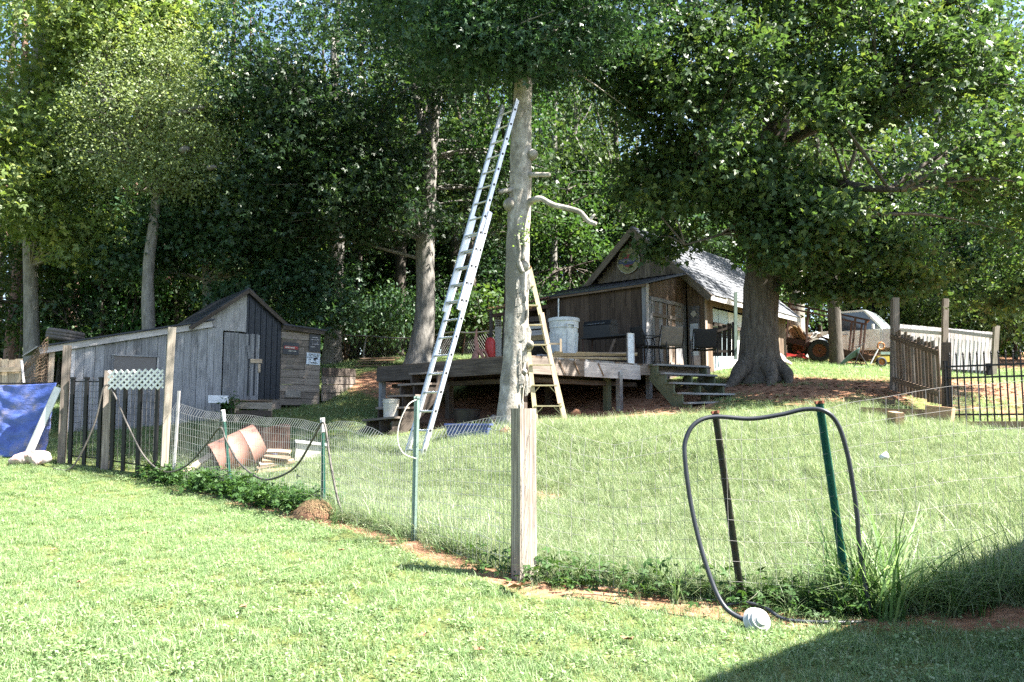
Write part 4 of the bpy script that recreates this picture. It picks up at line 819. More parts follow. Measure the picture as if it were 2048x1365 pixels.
def nf(u, v): return P(42 + 54 * u, 712 + 56 * v - 40 * u * (1 - v) + 26 * (1 - u) * (1 - v), 14.4 + .15 * math.sin(6 * u + 3 * v))
for k in range(13): mb.tube([nf(min(1, max(0, k / 12 + .09 * math.sin(3.14 * j / 2.2))), j / 9) for j in range(10)], .006, 4, False); mb.tube([nf(j / 9, min(1, max(0, k / 12 + .03 * (j % 2)))) for j in range(10)], .006, 4, False)
o = mb.build('mesh', 'brown_net', nt_); o['kind'] = 'stuff'
a = PG(52, 14.35); tag(plank('stick', P(48, 768, 14.2), P(43, 722, 14.3), .035, .02, 'whitewash_board', None), 'thin pale stick standing behind the blue tarp', 'stick')
def picket_panel(xs_, y0, y1, D0_, D1_, label, lead=''):
    p = thing('metal_panel', PG((xs_[0] + xs_[-1]) / 2, (D0_ + D1_) / 2), label, 'fence'); n_ = len(xs_)
    tops = []
    for k, px in enumerate(xs_):
        D = D0_ + (D1_ - D0_) * k / max(1, n_ - 1); b_ = PG(px, D, -.03); t_ = P(px + 2, y0, D); mb = MB(); mb.beam(b_, t_, .05, .05, V(0, -1, 0)); mb.build('picket', 'black_metal', p); tops.append((b_, t_))
        mb = MB(); mb.box((t_.x, t_.y, t_.z + .01), (.066, .066, .03)); mb.build('picket_cap', 'black_metal', p)
    for f in (.03, .88): a, c = tops[0][1].lerp(tops[0][0], f), tops[-1][1].lerp(tops[-1][0], f); mb = MB(); mb.beam(a + V(0, .035, 0), c + V(0, .035, 0), .025, .02); mb.build('rail', 'black_metal', p)
    mb = MB(); a0, a1 = tops[0]; c0, c1 = tops[-1]
    for k in range(15): mb.tube([a1.lerp(a0, k / 14) + V(0, .05, 0), c1.lerp(c0, k / 14) + V(0, .05, 0)], .0028, 4, False)
    nn = int((c0 - a0).length / .075)
    for k in range(nn + 1): mb.tube([a1.lerp(c1, k / nn) + V(0, .053, 0), a0.lerp(c0, k / nn) + V(0, .053, 0)], .0028, 4, False)
    o = mb.build('wire_grid', 'dark_wire', p); o['kind'] = 'stuff'; return p
picket_panel([144, 172, 201], 758, 905, 12.95, 12.8, 'black metal picket panel between the tarp post and the short post')
picket_panel([227, 250, 279, 314], 763, 930, 12.72, 12.45, 'black metal picket panel under the white lattice strip')
lt = thing('lattice_strip', P(272, 775, 12.55), 'white diamond lattice strip fixed above the black picket panel', 'lattice')
def lf(u, v): return P(217 + 110 * u, 742 + 37 * v - 4 * u * (1 - v), 12.52 - .16 * u)
nl = 9
for k in range(-3, nl + 1):
    for sg, dy in ((1, 0), (-1, -.012)):
        u0, u1 = k / nl, (k + 3.2) / nl; v0, v1 = (0, 1) if sg > 0 else (1, 0)
        lo, hi = max(0, u0), min(1, u1)
        if hi - lo < .03: continue
        f0, f1 = (lo - u0) / (u1 - u0), (hi - u0) / (u1 - u0)
        plank('lattice_slat', lf(lo, v0 + (v1 - v0) * f0) + V(0, dy, 0), lf(hi, v0 + (v1 - v0) * f1) + V(0, dy, 0), .03, .008, 'white_paint', lt, V(0, -1, 0), .001)
mb = MB(); mb.beam(lf(0, .58) + V(0, .012, 0), lf(1, .58) + V(0, .012, 0), .02, .012); mb.build('tie_rail', 'black_metal', lt)
# ------------------------------------------------------------------ wire fence
def t_post(px0, py0, px1, D, label, m, tip, wd=.045):
    b_ = PG(px1, D, -.15); top = P(px0, py0, D); root = thing('fence_post', PG(px1, D), label, 'post', None)
    Mf = frame(b_, top, V(.3, -1, 0)); L = (top - b_).length; tl_ = .16 if tip == 'post_tip' else .02
    mb = MB(); mb.box((0, 0, (L - tl_) / 2), (wd, .008, L - tl_), Mf); mb.box((0, .022, (L - tl_) / 2), (.008, .036, L - tl_), Mf); mb.box((wd * .3, -.008, (L - tl_) / 2), (.01, .012, L - tl_), Mf); mb.build('bar', m, root)
    mb = MB(); mb.box((0, 0, L - tl_ / 2), (wd + .006, .018, tl_), Mf); mb.box((0, .024, L - tl_ / 2), (.016, .042, tl_), Mf); mb.build('tip', tip, root)
    for k in range(int(L / .13) - 2): mb = MB(); mb.box((0, -.008, .35 + k * .13), (.014, .012, .022), Mf); mb.build('stud', m, root)
    return root
t_post(446, 820, 470, 11.3, 'green steel fence post with white tip beside the rusty drum', 'green_steel', 'post_tip')
t_post(645, 836, 652, 9.3, 'green steel fence post with white tip holding up the sagging hose', 'green_steel', 'post_tip')
t_post(834, 793, 830, 7.5, 'pale grey-green steel fence post with a loop of white wire', 'pale_green_steel', 'pale_green_steel', .05)
t_post(1430, 822, 1480, 5.86, 'dark rusty-topped fence post leaning inside the hose loop', 'old_green_steel', 'rust', .052)
t_post(1638, 802, 1690, 5.74, 'bright green fence post with rusty top leaning inside the hose loop', 'green_steel', 'rust', .06)
o = post(1047, 818, 6.38, .155, 'thick weathered square wooden post in the middle of the wire fence', rz=.62, dp=.12, m='old_post')
pl_ = [(345, 806, 12.2), (400, 822, 11.75), (443, 829, 11.3), (475, 830, 11.0), (533, 836, 10.4), (588, 838, 9.85), (641, 851, 9.32), (665, 842, 9.1), (700, 845, 8.75), (736, 855, 8.4), (765, 875, 8.1), (835, 872, 7.5), (880, 852, 7.2), (950, 838, 6.8), (1020, 831, 6.45), (1047, 830, 6.36)]
pr_ = [(1047, 832, 6.36), (1120, 865, 6.2), (1220, 890, 6.05), (1330, 870, 5.95), (1400, 845, 5.88), (1432, 838, 5.84), (1530, 840, 5.78), (1640, 822, 5.7), (1700, 803, 5.74), (1800, 790, 5.8), (1900, 772, 5.86), (2048, 762, 5.95), (2250, 740, 6.1)]
def wire_fence(pl, sp, nh, rad, label, m, foldrow):
    top = [P(*q) for q in pl]; bot = [PG(q[0], q[2], .02) for q in pl]
    cum = [0]
    for a, c in zip(bot[:-1], bot[1:]): cum.append(cum[-1] + (Vector((c.x - a.x, c.y - a.y))).length)
    n_ = int(cum[-1] / sp); us = np.linspace(0, cum[-1], n_ + 1); comp = lambda L, k: np.interp(us, cum, [q[k] for q in L])
    T = np.stack([comp(top, k) for k in range(3)], 1); Bt = np.stack([comp(bot, k) for k in range(3)], 1)
    root = thing('wire_fence', bot[len(bot) // 2], label, 'fence')
    wob = .012 * np.sin(us * 5.1) + .004 * np.sin(us * 13.7 + 1); nrm = np.array([-.65, -.75, 0])
    mb = MB(); rows = []
    for k in range(nh + 1):
        f = k / nh; r_ = T + (Bt - T) * f; r_ = r_ + nrm * (wob * (1.6 - f))[:, None] * (1 if k else 1)
        if k == 0: r_ = r_ + np.array([foldrow, .03, 0])
        r_[:, 2] += .004 * np.sin(us * 7 + k); rows.append(r_)
        mb.tube([Vector(q) for q in r_], rad * .8, 4, False)
    mb2 = MB()
    for i in range(n_ + 1): mb2.tube([Vector(rows[k][i]) for k in range(nh + 1)], rad, 4, False)
    mb2.v, mb2.f = mb.v + mb2.v, mb.f + [tuple(i + len(mb.v) for i in f) for f in mb2.f]
    o = mb2.build('wire_mesh', m, root); o['kind'] = 'stuff'; return root
wire_fence(pl_, .052, 11, .0021, 'sagging welded wire fence from the tall corner post to the thick square post', 'wire', .05)
wire_fence(pr_, .10, 9, .0014, 'wide-mesh wire fence running right from the thick square post', 'dull_wire', .02)
tag(plank('stake', PG(351, 12.15, -.05), P(358, 782, 12.1), .035, .02, 'whitewash_board'), 'thin pale stake holding the wire fence beside the tall corner post', 'stake')
# loose wire loop
mb = MB(); stem(mb, [P(832, 800, 7.45), P(815, 812, 7.4), P(798, 850, 7.38), P(796, 885, 7.38), P(808, 908, 7.4), P(833, 918, 7.45)], [.005] * 6, 6, 6, 0); tag(mb.build('wire_loop', 'dirty_white', None, True), 'loop of white wire hanging on the pale fence post', 'wire')
# hoses
def hose(pts, r, m, label):
    mb = MB(); stem(mb, pts, [r] * len(pts), 10, 9, 0); return tag(mb.build('hose', m, None, True), label, 'hose')
hose([PG(112, 12.4, .03), PG(150, 12.4, .03) + V(0, 0, .05), P(188, 850, 12.45), P(208, 775, 12.5), P(226, 785, 12.5), P(255, 850, 12.3), P(290, 915, 12.1), P(330, 944, 11.95), P(372, 932, 11.7), P(412, 890, 11.45), P(440, 856, 11.2), P(452, 880, 11.15), P(478, 925, 10.9), P(515, 955, 10.5), P(545, 958, 10.2), P(590, 935, 9.7), P(625, 880, 9.35), P(644, 846, 9.2), P(652, 862, 9.15), P(660, 920, 9.05), P(676, 1000, 8.95), P(696, 1055, 8.85), PG(712, 8.75, .02)], .0128, 'hose_grey', 'thin dark hose draped in swags over the green fence posts')
hose([PG(1500, 5.35, .03), P(1450, 1215, 5.45), P(1412, 1130, 5.55), P(1384, 1020, 5.62), P(1370, 920, 5.66), P(1372, 878, 5.68), P(1392, 846, 5.7), P(1430, 834, 5.72), P(1500, 838, 5.7), P(1560, 830, 5.68), P(1610, 819, 5.66), P(1650, 823, 5.62), P(1676, 850, 5.62), P(1694, 905, 5.62), P(1705, 965, 5.62), P(1714, 1030, 5.62), P(1720, 1100, 5.62), PG(1724, 5.6, .03)], .0155, 'hose_black', 'thick blue-black pipe bent into an arch over two fence posts')
hose([PG(1440, 5.75, .02), PG(1480, 5.70, .06), PG(1520, 5.62, .06), PG(1560, 5.5, .03), PG(1650, 5.46, .02), PG(1715, 5.5, .0)], .012, 'hose_black', 'black hose lying on the soil at the foot of the leaning posts')
cp = PG(1505, 5.32, .06); Mx = Matrix.Translation(cp) @ Matrix.Rotation(R(62), 4, 'X') @ Matrix.Rotation(R(14), 4, 'Y')
lid = thing('plastic_dome', PG(1505, 5.32), 'cloudy white plastic dome lying at the end of the pipe', 'lid'); mb = MB(); mb.lathe([(.085, -.03), (.088, -.02), (.075, .0), (.07, .012), (.066, .012), (.06, .03), (.045, .045), (.025, .05), (.001, .052)], 26, Mx); mb.build('dome', 'cloud_plastic', lid, 'a')
for r_, z_ in ((.086, -.026), (.072, .012), (.058, .034), (.035, .05)): mb = MB(); mb.tube([Mx @ V(r_ * math.cos(a), r_ * math.sin(a), z_) for a in np.linspace(0, 6.283, 25)], .004, 6); mb.build('ring', 'white_plastic', lid, True)
mb = MB(); cp = PG(634, 9.05)
mb.grid(lambda u, v: cp + V(.24 * math.cos(6.283 * u) * math.sin(1.5708 * v) * (1 + .12 * math.sin(6.283 * 3 * u)) + random.uniform(-.008, .008), .18 * math.sin(6.283 * u) * math.sin(1.5708 * v) + random.uniform(-.008, .008), .16 * max(0, math.cos(1.5708 * v)) ** .8 + .02 * math.sin(6.283 * 2 * u + 3 * v) - .02 + random.uniform(-.01, .01)), 34, 14)
sm = thing('straw_mound', cp, 'mound of dry straw and soil at the foot of a green post', 'mound'); mb.build('soil', 'dirt_clod', sm, True)
rg = np.random.default_rng(9); sv, sq, ss_ = blades(rg, 420, .21, .11, .006, 2.2, 2); rr_ = np.hypot(sv[:, 0], sv[:, 1]) / .23; sv[:, 2] = sv[:, 2] * .6 + .19 * np.sqrt(np.clip(1 - rr_ ** 2, 0, 1)); sv[:, 1] *= .8
so = link(bpy.data.objects.new('straw', mesh_np('straw', sv + np.array(cp), sq, ss_, 'straw')), sm, Matrix.Identity(4)); so['kind'] = 'stuff'
# small litter on the lawn
def fallen(px, D, s_, label, m='dry_leaf', i=0):
    c = PG(px, D, .045); rg = random.Random(px); mb = MB(); n_ = 11
    mb.v = [tuple(c)] + [tuple(c + V(s_ * (1 if k % 2 else .5) * math.cos(6.283 * k / n_), s_ * (1 if k % 2 else .5) * math.sin(6.283 * k / n_), s_ * rg.uniform(-.1, .5))) for k in range(n_)]
    mb.f = [(0, k + 1, (k + 1) % n_ + 1) for k in range(n_)]; return tag(mb.build('fallen_leaf', m, None), label, 'leaf', 'fallen leaves on the lawn')
fallen(1030, 5.95, .085, 'large curled brown leaf on the lawn by the thick square post')
for px, D in [(1700 // 2, 4.95), (960, 4.75), (180, 6.2), (500, 5.4), (300, 8.2), (690, 7.0), (1250, 5.0), (120, 7.4)]: fallen(px, D, random.uniform(.03, .05), 'small brown leaf lying on the mown lawn')
a = P(1595, 992, 8.0); fallen(1595, 8.6, .05, 'dark red leaf caught in the long grass')
lathe_thing('plastic_cup', PG(1757, 10.6, .12), [(.001, 0), (.03, 0), (.045, .1), (.04, .1), (.028, .012), (.001, .012)], 14, 'white_plastic', 'white plastic cup lying in the long grass by the timbers', 'cup', Matrix.Rotation(1.2, 4, 'Y'))
# ------------------------------------------------------------------ extension ladder
a0, a1 = PG(843, 12.05, .0), P(1042, 204, 13.73); a0.x = GX(843, 12.05); rg_ = V(-.27, .29, 0)
ax = (a1 - a0); L = ax.length; axn = ax.normalized(); ladn = axn.cross(rg_).normalized()
if ladn.y > 0: ladn = -ladn                                # towards the climbing side
lad = thing('extension_ladder', a0, 'long aluminium extension ladder leaning on the pruned tree', 'ladder')
def ladder_section(f0, f1, off, inset, nm):
    o_ = ladn * off
    for k in (0, 1):
        ex = rg_.normalized() * ((rg_.length - 2 * inset) * k + inset); p, q = a0 + ax * f0 + ex + o_, a0 + ax * f1 + ex + o_
        r = plank('rail', p, q, .075, .026, 'alu', lad, rg_, .001); 
        mb = MB(); mb.beam(p + ladn * .034 , q + ladn * .034, .036, .008, rg_.cross(axn)); mb.build('rail_lip', 'alu', r, M=WM[r.name].copy())
    n_ = int(L * (f1 - f0) / .305)
    for k in range(n_):
        p = a0 + axn * (L * f0 + .17 + k * .305) + o_; mb = MB(); mb.tube([p + rg_.normalized() * (inset - .02), p + rg_ - rg_.normalized() * (inset - .02)], .017, 8); r = mb.build('rung', 'alu', lad)
        for e in (inset - .017,): mb = MB(); mb.tube([p + rg_.normalized() * (e - .004), p + rg_.normalized() * (e + .002)], .02, 10); mb.build('rivet', 'black_metal', r)
ladder_section(0, .655, 0, 0, 'base'); ladder_section(.375, 1, .07, .022, 'fly')
for k in (0, 1): mb = MB(); p = a0 + rg_ * k; mb.box((p.x, p.y, p.z + .01), (.09, .12, .03)); mb.build('foot', 'rubber', lad)
# ------------------------------------------------------------------ step ladder behind the tree
D_ = 14.45; sl = thing('step_ladder', PG(1098, D_), 'wooden step ladder standing behind the pruned tree trunk', 'ladder')
tr_, br_ = P(1059, 536, D_ + .25), PG(1133, D_ - .25); tl_, bl_ = P(1040, 536, D_ + .25), PG(1073, D_ - .22)
upv = V(0, -1, .2)
plank('side_rail', br_, tr_, .075, .03, 'fiberglass', sl, upv); plank('side_rail', bl_, tl_, .075, .03, 'fiberglass', sl, upv)
for k in range(7):
    f = .115 + k * .127; p, q = bl_.lerp(tl_, f), br_.lerp(tr_, f); z = (p.z + q.z) / 2; p.z = q.z = z
    s_ = plank('step', p, q, .10, .022, 'fiberglass', sl, V(0, 0, 1), .001)
    if k in (0, 1, 3): 
        for e, d in ((p, 1), (q, -1)): mb = MB(); mb.tube([e + (q - p) * (.30 * d) + V(0, 0, -.015), e + (q - p) * (.04 * d) + V(0, 0, -.14)], .008, 5); mb.build('brace', 'fiberglass', s_)
for e, tt in ((V(.12, .95, 0), tl_), (V(.10, .95, 0), tr_)): b_ = V((br_ if tt is tr_ else bl_).x + .02, D_ + .75, 0); b_.z = G(b_.x, b_.y); plank('back_leg', b_, tt + V(0, .06, -.02), .05, .025, 'fiberglass', sl, upv)
plank('top_cap', tl_ + V(-.03, .02, .01), tr_ + V(.03, .02, .01), .14, .03, 'orange_paint', sl, V(0, 0, 1))
plank('splint', br_.lerp(tr_, .13) + V(-.03, -.03, 0), br_.lerp(tr_, .70) + V(.03, -.03, 0), .07, .022, 'pale_board', sl, upv)
plank('tool_arm', br_.lerp(tr_, .5) + V(-.02, -.02, 0), br_.lerp(tr_, .5) + V(.24, -.06, .0), .03, .03, 'pale_board', sl); q = br_.lerp(tr_, .5) + V(.23, -.08, .08); plank('tool_peg', q, q - V(0, 0, .22), .035, .03, 'pale_board', sl)
# ------------------------------------------------------------------ deck
DZ = 2.85
K0 = V(.1, 14.95, DZ); KL = V(-2.93, 18.0, DZ); KA = V(2.65, 17.2, DZ); KB = V(4.35, 18.2, DZ); KC = V(3.2, 20.3, DZ); KD = V(-.4, 20.7, DZ)
deck = thing('deck', V(.6, 17.6, G(.6, 17.6)), 'low weathered wooden deck in the shade in front of the cabin', 'deck')
d1 = (KA - K0).normalized(); d2 = (KL - K0).normalized()
def edge(p, q, m, h=.30, name='rim_board', lift=0.0):
    nn = (q - p).normalized(); o_ = V(nn.y, -nn.x, 0); 
    if o_.dot((p + q) / 2 - V(.6, 18, DZ)) < 0: o_ = -o_
    return plank(name, p + o_ * .02 - V(0, 0, h / 2 + .03 + lift), q + o_ * .02 - V(0, 0, h / 2 + .03 + lift), h, .04, m, deck, o_)
edge(K0, KL, 'dark_board'); edge(K0, K0.lerp(KA, .5), 'grey_brown_board'); edge(K0.lerp(KA, .505), KA, 'whitewash_board'); edge(KA, KB, 'grey_brown_board', .2)
edge(KL, KD, 'dark_board')
for k, f in enumerate((.3, .42, .62)):
    p = K0.lerp(KA, f) + V(.03, -.05, -.05); plank('stain_batten', p, p + d1 * .16 - V(0, 0, .25), .02, .012, 'brown_board', deck, V(.7, -.7, 0))
poly = [K0, KA, KB, KC, KD, KL]
def inside_span(off):
    """deck boards run along d2; clip each at the outline"""
    p = K0 + d1 * off; hits = []
    for a, c in zip(poly, poly[1:] + poly[:1]):
        ex, ey = c.x - a.x, c.y - a.y; den = d2.x * ey - d2.y * ex
        if abs(den) < 1e-6: continue
        t_ = ((a.x - p.x) * ey - (a.y - p.y) * ex) / den; u = ((a.x - p.x) * d2.y - (a.y - p.y) * d2.x) / den
        if -.001 <= u <= 1.001: hits.append(t_)
    return (min(hits), max(hits)) if len(hits) >= 2 else None
off = .07
while off < 6:
    h = inside_span(off)
    if h and h[1] - h[0] > .2: plank('deck_board', K0 + d1 * off + d2 * (h[0] - .03) - V(0, 0, .012), K0 + d1 * off + d2 * h[1] - V(0, 0, .012), .135, .03, random.choice(['grey_brown_board', 'grey_board', 'brown_board']), deck, V(0, 0, 1).cross(d2).cross(d2))
    off += .145
for (x_, y_, m_, w__) in [(KL.x + .1, KL.y + .02, 'grey_board', .11), (2.18, 16.75, 'tin_grey', .1), (1.95, 16.95, 'green_board', .12), (2.95, 17.75, 'grey_board', .1), (.2, 15.5, 'dark_board', .12), (-1.3, 17.2, 'dark_board', .12), (.8, 18, 'dark_board', .12), (3.9, 18.5, 'dark_board', .1), (-.4, 20.2, 'dark_board', .1)]:
    plank('post', V(x_, y_, G(x_, y_) - .1), V(x_, y_, DZ - .20), w__, w__, m_, deck, V(.7, -.7, 0))
plank('girder', V(-2.6, 18.2, DZ - .42), V(.4, 15.6, DZ - .42), .14, .09, 'dark_board', deck); plank('girder', V(.3, 15.5, DZ - .42), V(2.6, 17.6, DZ - .42), .14, .09, 'dark_board', deck)
for k in range(7): p = K0 + d1 * (.4 + k * .5) + d2 * .05 - V(0, 0, .16); plank('joist', p, p + d2 * 3.9, .18, .045, 'dark_board', deck, V(d2.y, -d2.x, 0))
def stairs(top, down, side, nst, rise, run, wdt, label, m1, m2, drop0=0.0):
    dn = Vector(down).normalized(); sd = Vector(side).normalized(); st = thing('deck_steps', V(top.x + dn.x * run * nst, top.y + dn.y * run * nst, G(top.x + dn.x * run * nst, top.y + dn.y * run * nst)), label, 'steps')
    for k in range(nst):
        c = top + dn * (run * (k + .5)) - V(0, 0, drop0 + rise * k); jit = V(0, 0, random.uniform(-.01, .01)); ext = .06 * (1 if k == nst - 1 else 0)
        for j in (0, 1): plank('tread', c + sd * (-wdt / 2 - .05 - ext) + dn * (j * .135 - .06) + jit, c + sd * (wdt / 2 + .05 + ext) + dn * (j * .135 - .06) + V(0, 0, .05 if k == nst - 1 else 0), .13, .038, m2 if j else m1, st, V(0, 0, 1))
        for s_ in (-.5, .02, .5):
            b_ = c + sd * (wdt * s_); gz_ = G(b_.x, b_.y)
            if k > 0 or s_ != .02: plank('riser_block', V(b_.x, b_.y, max(gz_ - .03, b_.z - rise - .02)), b_ - V(0, 0, .022), .04, .22, m1, st, dn)
    for s_ in (-.5, .5):
        p, q = top + sd * (wdt * s_) - V(0, 0, drop0 + .18), top + sd * (wdt * s_) + dn * (run * nst) - V(0, 0, drop0 + rise * nst + .12)
        plank('stringer', p + dn * .02, q, .26, .04, m1, st, sd.cross((q - p).normalized()).cross((q - p).normalized()))
    return st
stairs(KA.lerp(KB, .47) + V(.04, -.07, .0), V(.50, -.86, 0), V(.86, .50, 0), 5, .205, .245, 1.35, 'greenish five-tread wooden steps at the right corner of the deck', 'green_board', 'grey_board', .02)  # stringers, riser blocks and rear tread boards are dull green
stairs(K0.lerp(KL, .54) + V(-.04, -.04, 0), V(-.73, -.68, 0), V(.68, -.73, 0), 5, .235, .26, .85, 'dark wooden steps at the left side of the deck with a bucket on them', 'dark_board', 'grey_brown_board', .24)
stp = K0.lerp(KL, .54) + V(-.73, -.68, 0) * (.26 * 4.3 + .04) - V(0, 0, .24 + .235 * 4 - .02) + V(.68, -.73, 0) * .12
def bucket(c, h, r0, r1, m, label, name='bucket'):
    b_ = thing(name, c, label, 'bucket'); mb = MB(); mb.lathe([(.001, .005), (r0, 0), (r1, h), (r1 - .006, h), (r0 - .006, .01), (.001, .012)], 24, Matrix.Translation(c)); mb.build('body', m, b_, 'a')
    for z_ in (h - .01, h - .05, h - .075): mb = MB(); rr_ = r0 + (r1 - r0) * z_ / h + .003; mb.tube([c + V(rr_ * math.cos(a), rr_ * math.sin(a), z_) for a in np.linspace(0, 6.283, 25)], .007, 6); mb.build('rim', m, b_, True)
    mb = MB(); mb.tube([c + V(r1 * math.cos(a), -.02 - .06 * math.sin(a), h - .04 - .14 * math.sin(a)) for a in np.linspace(0, 3.1416, 13)], .003, 5); mb.build('handle', 'wire', b_); return b_
bucket(stp, .38, .135, .155, 'dirty_white', 'dirty white plastic bucket standing on the left deck steps')
# under the deck
tbp = PG(933, 15.9); tubk = thing('feed_tub', tbp, 'wide black rubber tub under the deck', 'tub'); mb = MB(); mb.lathe([(.001, 0), (.22, 0), (.27, .30), (.255, .30), (.21, .015), (.001, .015)], 24, Matrix.Translation(tbp)); mb.build('body', 'black_plastic', tubk, 'a'); mb = MB(); mb.tube([tbp + V(.268 * math.cos(a), .268 * math.sin(a), .30) for a in np.linspace(0, 6.283, 25)], .013, 6); mb.build('rim', 'black_plastic', tubk, True)
bc = PG(938, 13.3, .0); bn = thing('storage_bin', bc, 'dark blue plastic bin sunk in the grass before the deck', 'bin'); Mx = Matrix.Translation(bc) @ Matrix.Rotation(-.1, 4, 'Z'); mb = MB(); mb.box((0, 0, .12), (.62, .4, .24), Mx, 1.08); mb.build('body', 'blue_plastic', bn); mb = MB(); mb.box((0, 0, .25), (.72, .48, .03), Mx); mb.build('lid', 'blue_plastic', bn)
for k, (px, D) in enumerate([(1010, 13.2), (985, 15.6), (1150, 16.2)]):
    c = PG(px, D); mb = MB(); mb.grid(lambda u, v: c + V(.12 * math.cos(6.283 * u) * math.sin(3.1416 * v) * (1 + .15 * math.sin(7 * u + k)), .1 * math.sin(6.283 * u) * math.sin(3.1416 * v), .06 + .09 * math.cos(3.1416 * v) + .02 * math.sin(9 * u)), 12, 7); tag(mb.build('rock', ('dirt_clod', 'concrete', 'dirt_clod')[k], None, True), ('red clod of earth at the foot of the pruned tree', 'pale rock in the shade under the deck', 'brown rock under the deck near its right post')[k], 'rock')
# ------------------------------------------------------------------ on the deck
tc = V(GX(1129, 17.0), 17.0, DZ + .012); can = thing('trash_can', tc, 'large pale grey ribbed trash can on the deck', 'trash can'); mb = MB(); Mx = Matrix.Translation(tc)
mb.lathe([(.001, .01), (.235, 0), (.245, .05), (.285, .62), (.288, .70), (.305, .71), (.308, .74), (.300, .75), (.312, .86), (.318, .90), (.308, .905), (.29, .9), (.24, .05), (.001, .03)], 32, Mx); mb.build('body', 'grey_plastic', can, 'a')
mb = MB(); mb.lathe([(.001, .93), (.12, .93), (.28, .925), (.32, .915), (.328, .90), (.328, .845), (.31, .845)], 32, Mx); mb.build('lid', 'grey_plastic', can, 'a')
for a in (-1.2, 1.9): Mh = Mx @ Matrix.Rotation(a, 4, 'Z'); mb = MB(); mb.box((.325, 0, .77), (.03, .17, .025), Mh); mb.box((.325, -.08, .74), (.03, .02, .08), Mh); mb.box((.325, .08, .74), (.03, .02, .08), Mh); mb.build('handle', 'grey_plastic', can)
for k in range(8): a = k * .785 + .2; Mh = Mx @ Matrix.Rotation(a, 4, 'Z'); mb = MB(); mb.beam(Mh @ V(.248, 0, .06), Mh @ V(.286, 0, .62), .012, .05, Mh.to_3x3() @ V(1, 0, 0)); mb.build('rib', 'grey_plastic', can)
lp_ = thing('lumber_pile', V(1.2, 16.6, DZ), 'pile of yellow loose boards along the front of the deck', 'lumber')
for k in range(8):
    a = P(1092 + 3 * k, 703 - 2 * k, 16.1 + .1 * k); c = P(1255 + 8 * (k % 3), 699 - 2 * (k % 4), 17.3 + .08 * k); a.z = DZ + .05 + .05 * (k // 2); c.z = DZ + .10 + .05 * (k // 2) + .03 * (k % 3); plank('board', a, c, .10 + .03 * (k % 2), .035, ('yellow_board', 'pale_board', 'yellow_board', 'grey_brown_board')[k % 4], lp_)
for k in range(6): a = V(GX(1062 + 9 * k, 16.0), 16.0 + .07 * k, DZ + .04 + .03 * (k % 3)); plank('board', a, a + V(.35, .9, .03), .11, .03, ('yellow_board', 'whitewash_board', 'grey_board')[k % 3], lp_)
wb = V(GX(1263, 17.0), 17.0, DZ); pn = thing('painted_panel', wb, 'upright white painted panel standing at the edge of the deck', 'panel'); mb = MB(); Mf = face(wb + V(0, 0, .31), V(.85, .5, 0), V(.5, -.85, 0)); mb.box((0, 0, 0), (.155, .60, .03), Mf); mb.build('board', 'paper', pn)
for sx_ in (-1, 1): mb = MB(); mb.box((sx_ * .083, 0, 0), (.014, .62, .045), Mf); mb.build('edge_strip', 'tin_grey', pn)
for sy_ in (-1, 1): mb = MB(); mb.box((0, sy_ * .306, 0), (.15, .014, .045), Mf); mb.build('edge_strip', 'white_paint', pn)
def patio_chair(c, rz, label, back='black_fabric', h=.86):
    ch_ = thing('patio_chair', c, label, 'chair', None); Mx = Matrix.Translation(c) @ Matrix.Rotation(rz, 4, 'Z')
    T = lambda x, y, z: Mx @ V(x, y, z)
    mb = MB(); mb.grid(lambda u, v: T(-.24 + .48 * u, .22 - .46 * v, .42 + .03 * (v - .5) ** 2 - .03 * math.sin(3.14 * u)), 6, 6); o_ = mb.build('seat', back, ch_, True); o_.modifiers.new('t', 'SOLIDIFY').thickness = .012
    mb = MB(); mb.grid(lambda u, v: T(-.24 + .48 * u, .23 + .12 * v, .44 + (h - .44) * v - .015 * math.sin(3.14 * u)), 6, 6); o_ = mb.build('backrest', back, ch_, True); o_.modifiers.new('t', 'SOLIDIFY').thickness = .012
    for s_ in (-1, 1):
        x_ = .27 * s_
        mb = MB(); mb.tube(curve([T(x_, -.26, 0), T(x_, -.25, .35), T(x_, -.24, .60), T(x_, -.16, .645), T(x_, .2, .63)], 4), .013, 6); mb.build('arm', 'black_metal', ch_, True)
        mb = MB(); mb.tube(curve([T(x_, .30, 0), T(x_, .20, .40), T(x_, .27, .62), T(x_ * .93, .36, h)], 4), .013, 6); mb.build('leg', 'black_metal', ch_, True)
        mb = MB(); mb.tube([T(x_, -.24, .42), T(x_, .2, .42)], .012, 6); mb.build('side_bar', 'black_metal', ch_)
    mb = MB(); mb.tube([T(-.27, -.24, .42), T(.27, -.24, .42)], .012, 6); mb.build('front_bar', 'black_metal', ch_); return ch_
patio_chair(V(GX(1303, 17.9), 17.9, DZ), 1.9, 'dark metal patio chair between the white panel and the plank doors')
patio_chair(V(GX(1338, 18.0), 18.0, DZ), 3.3, 'patio chair with worn tan-edged sling at the head of the right steps', 'tan_fabric')
patio_chair(V(GX(1412, 18.5), 18.5, DZ), 3.0, 'black sling patio chair at the end of the deck by the oak')
tbc = V(GX(1228, 18.6), 18.6, DZ); tab = thing('work_table', tbc, 'long dark metal table against the dark cabin wall', 'table'); Mx = Matrix.Translation(tbc) @ Matrix.Rotation(R(140), 4, 'Z'); mb = MB(); mb.box((0, 0, .72), (1.5, .45, .03), Mx); mb.build('table_top', 'black_metal', tab)
for sx_ in (-1, 1):
    for sy_ in (-1, 1): mb = MB(); mb.beam(Mx @ V(.7 * sx_, .19 * sy_, 0), Mx @ V(.7 * sx_, .19 * sy_, .705), .03, .03); mb.build('leg', 'dark_rust', tab)
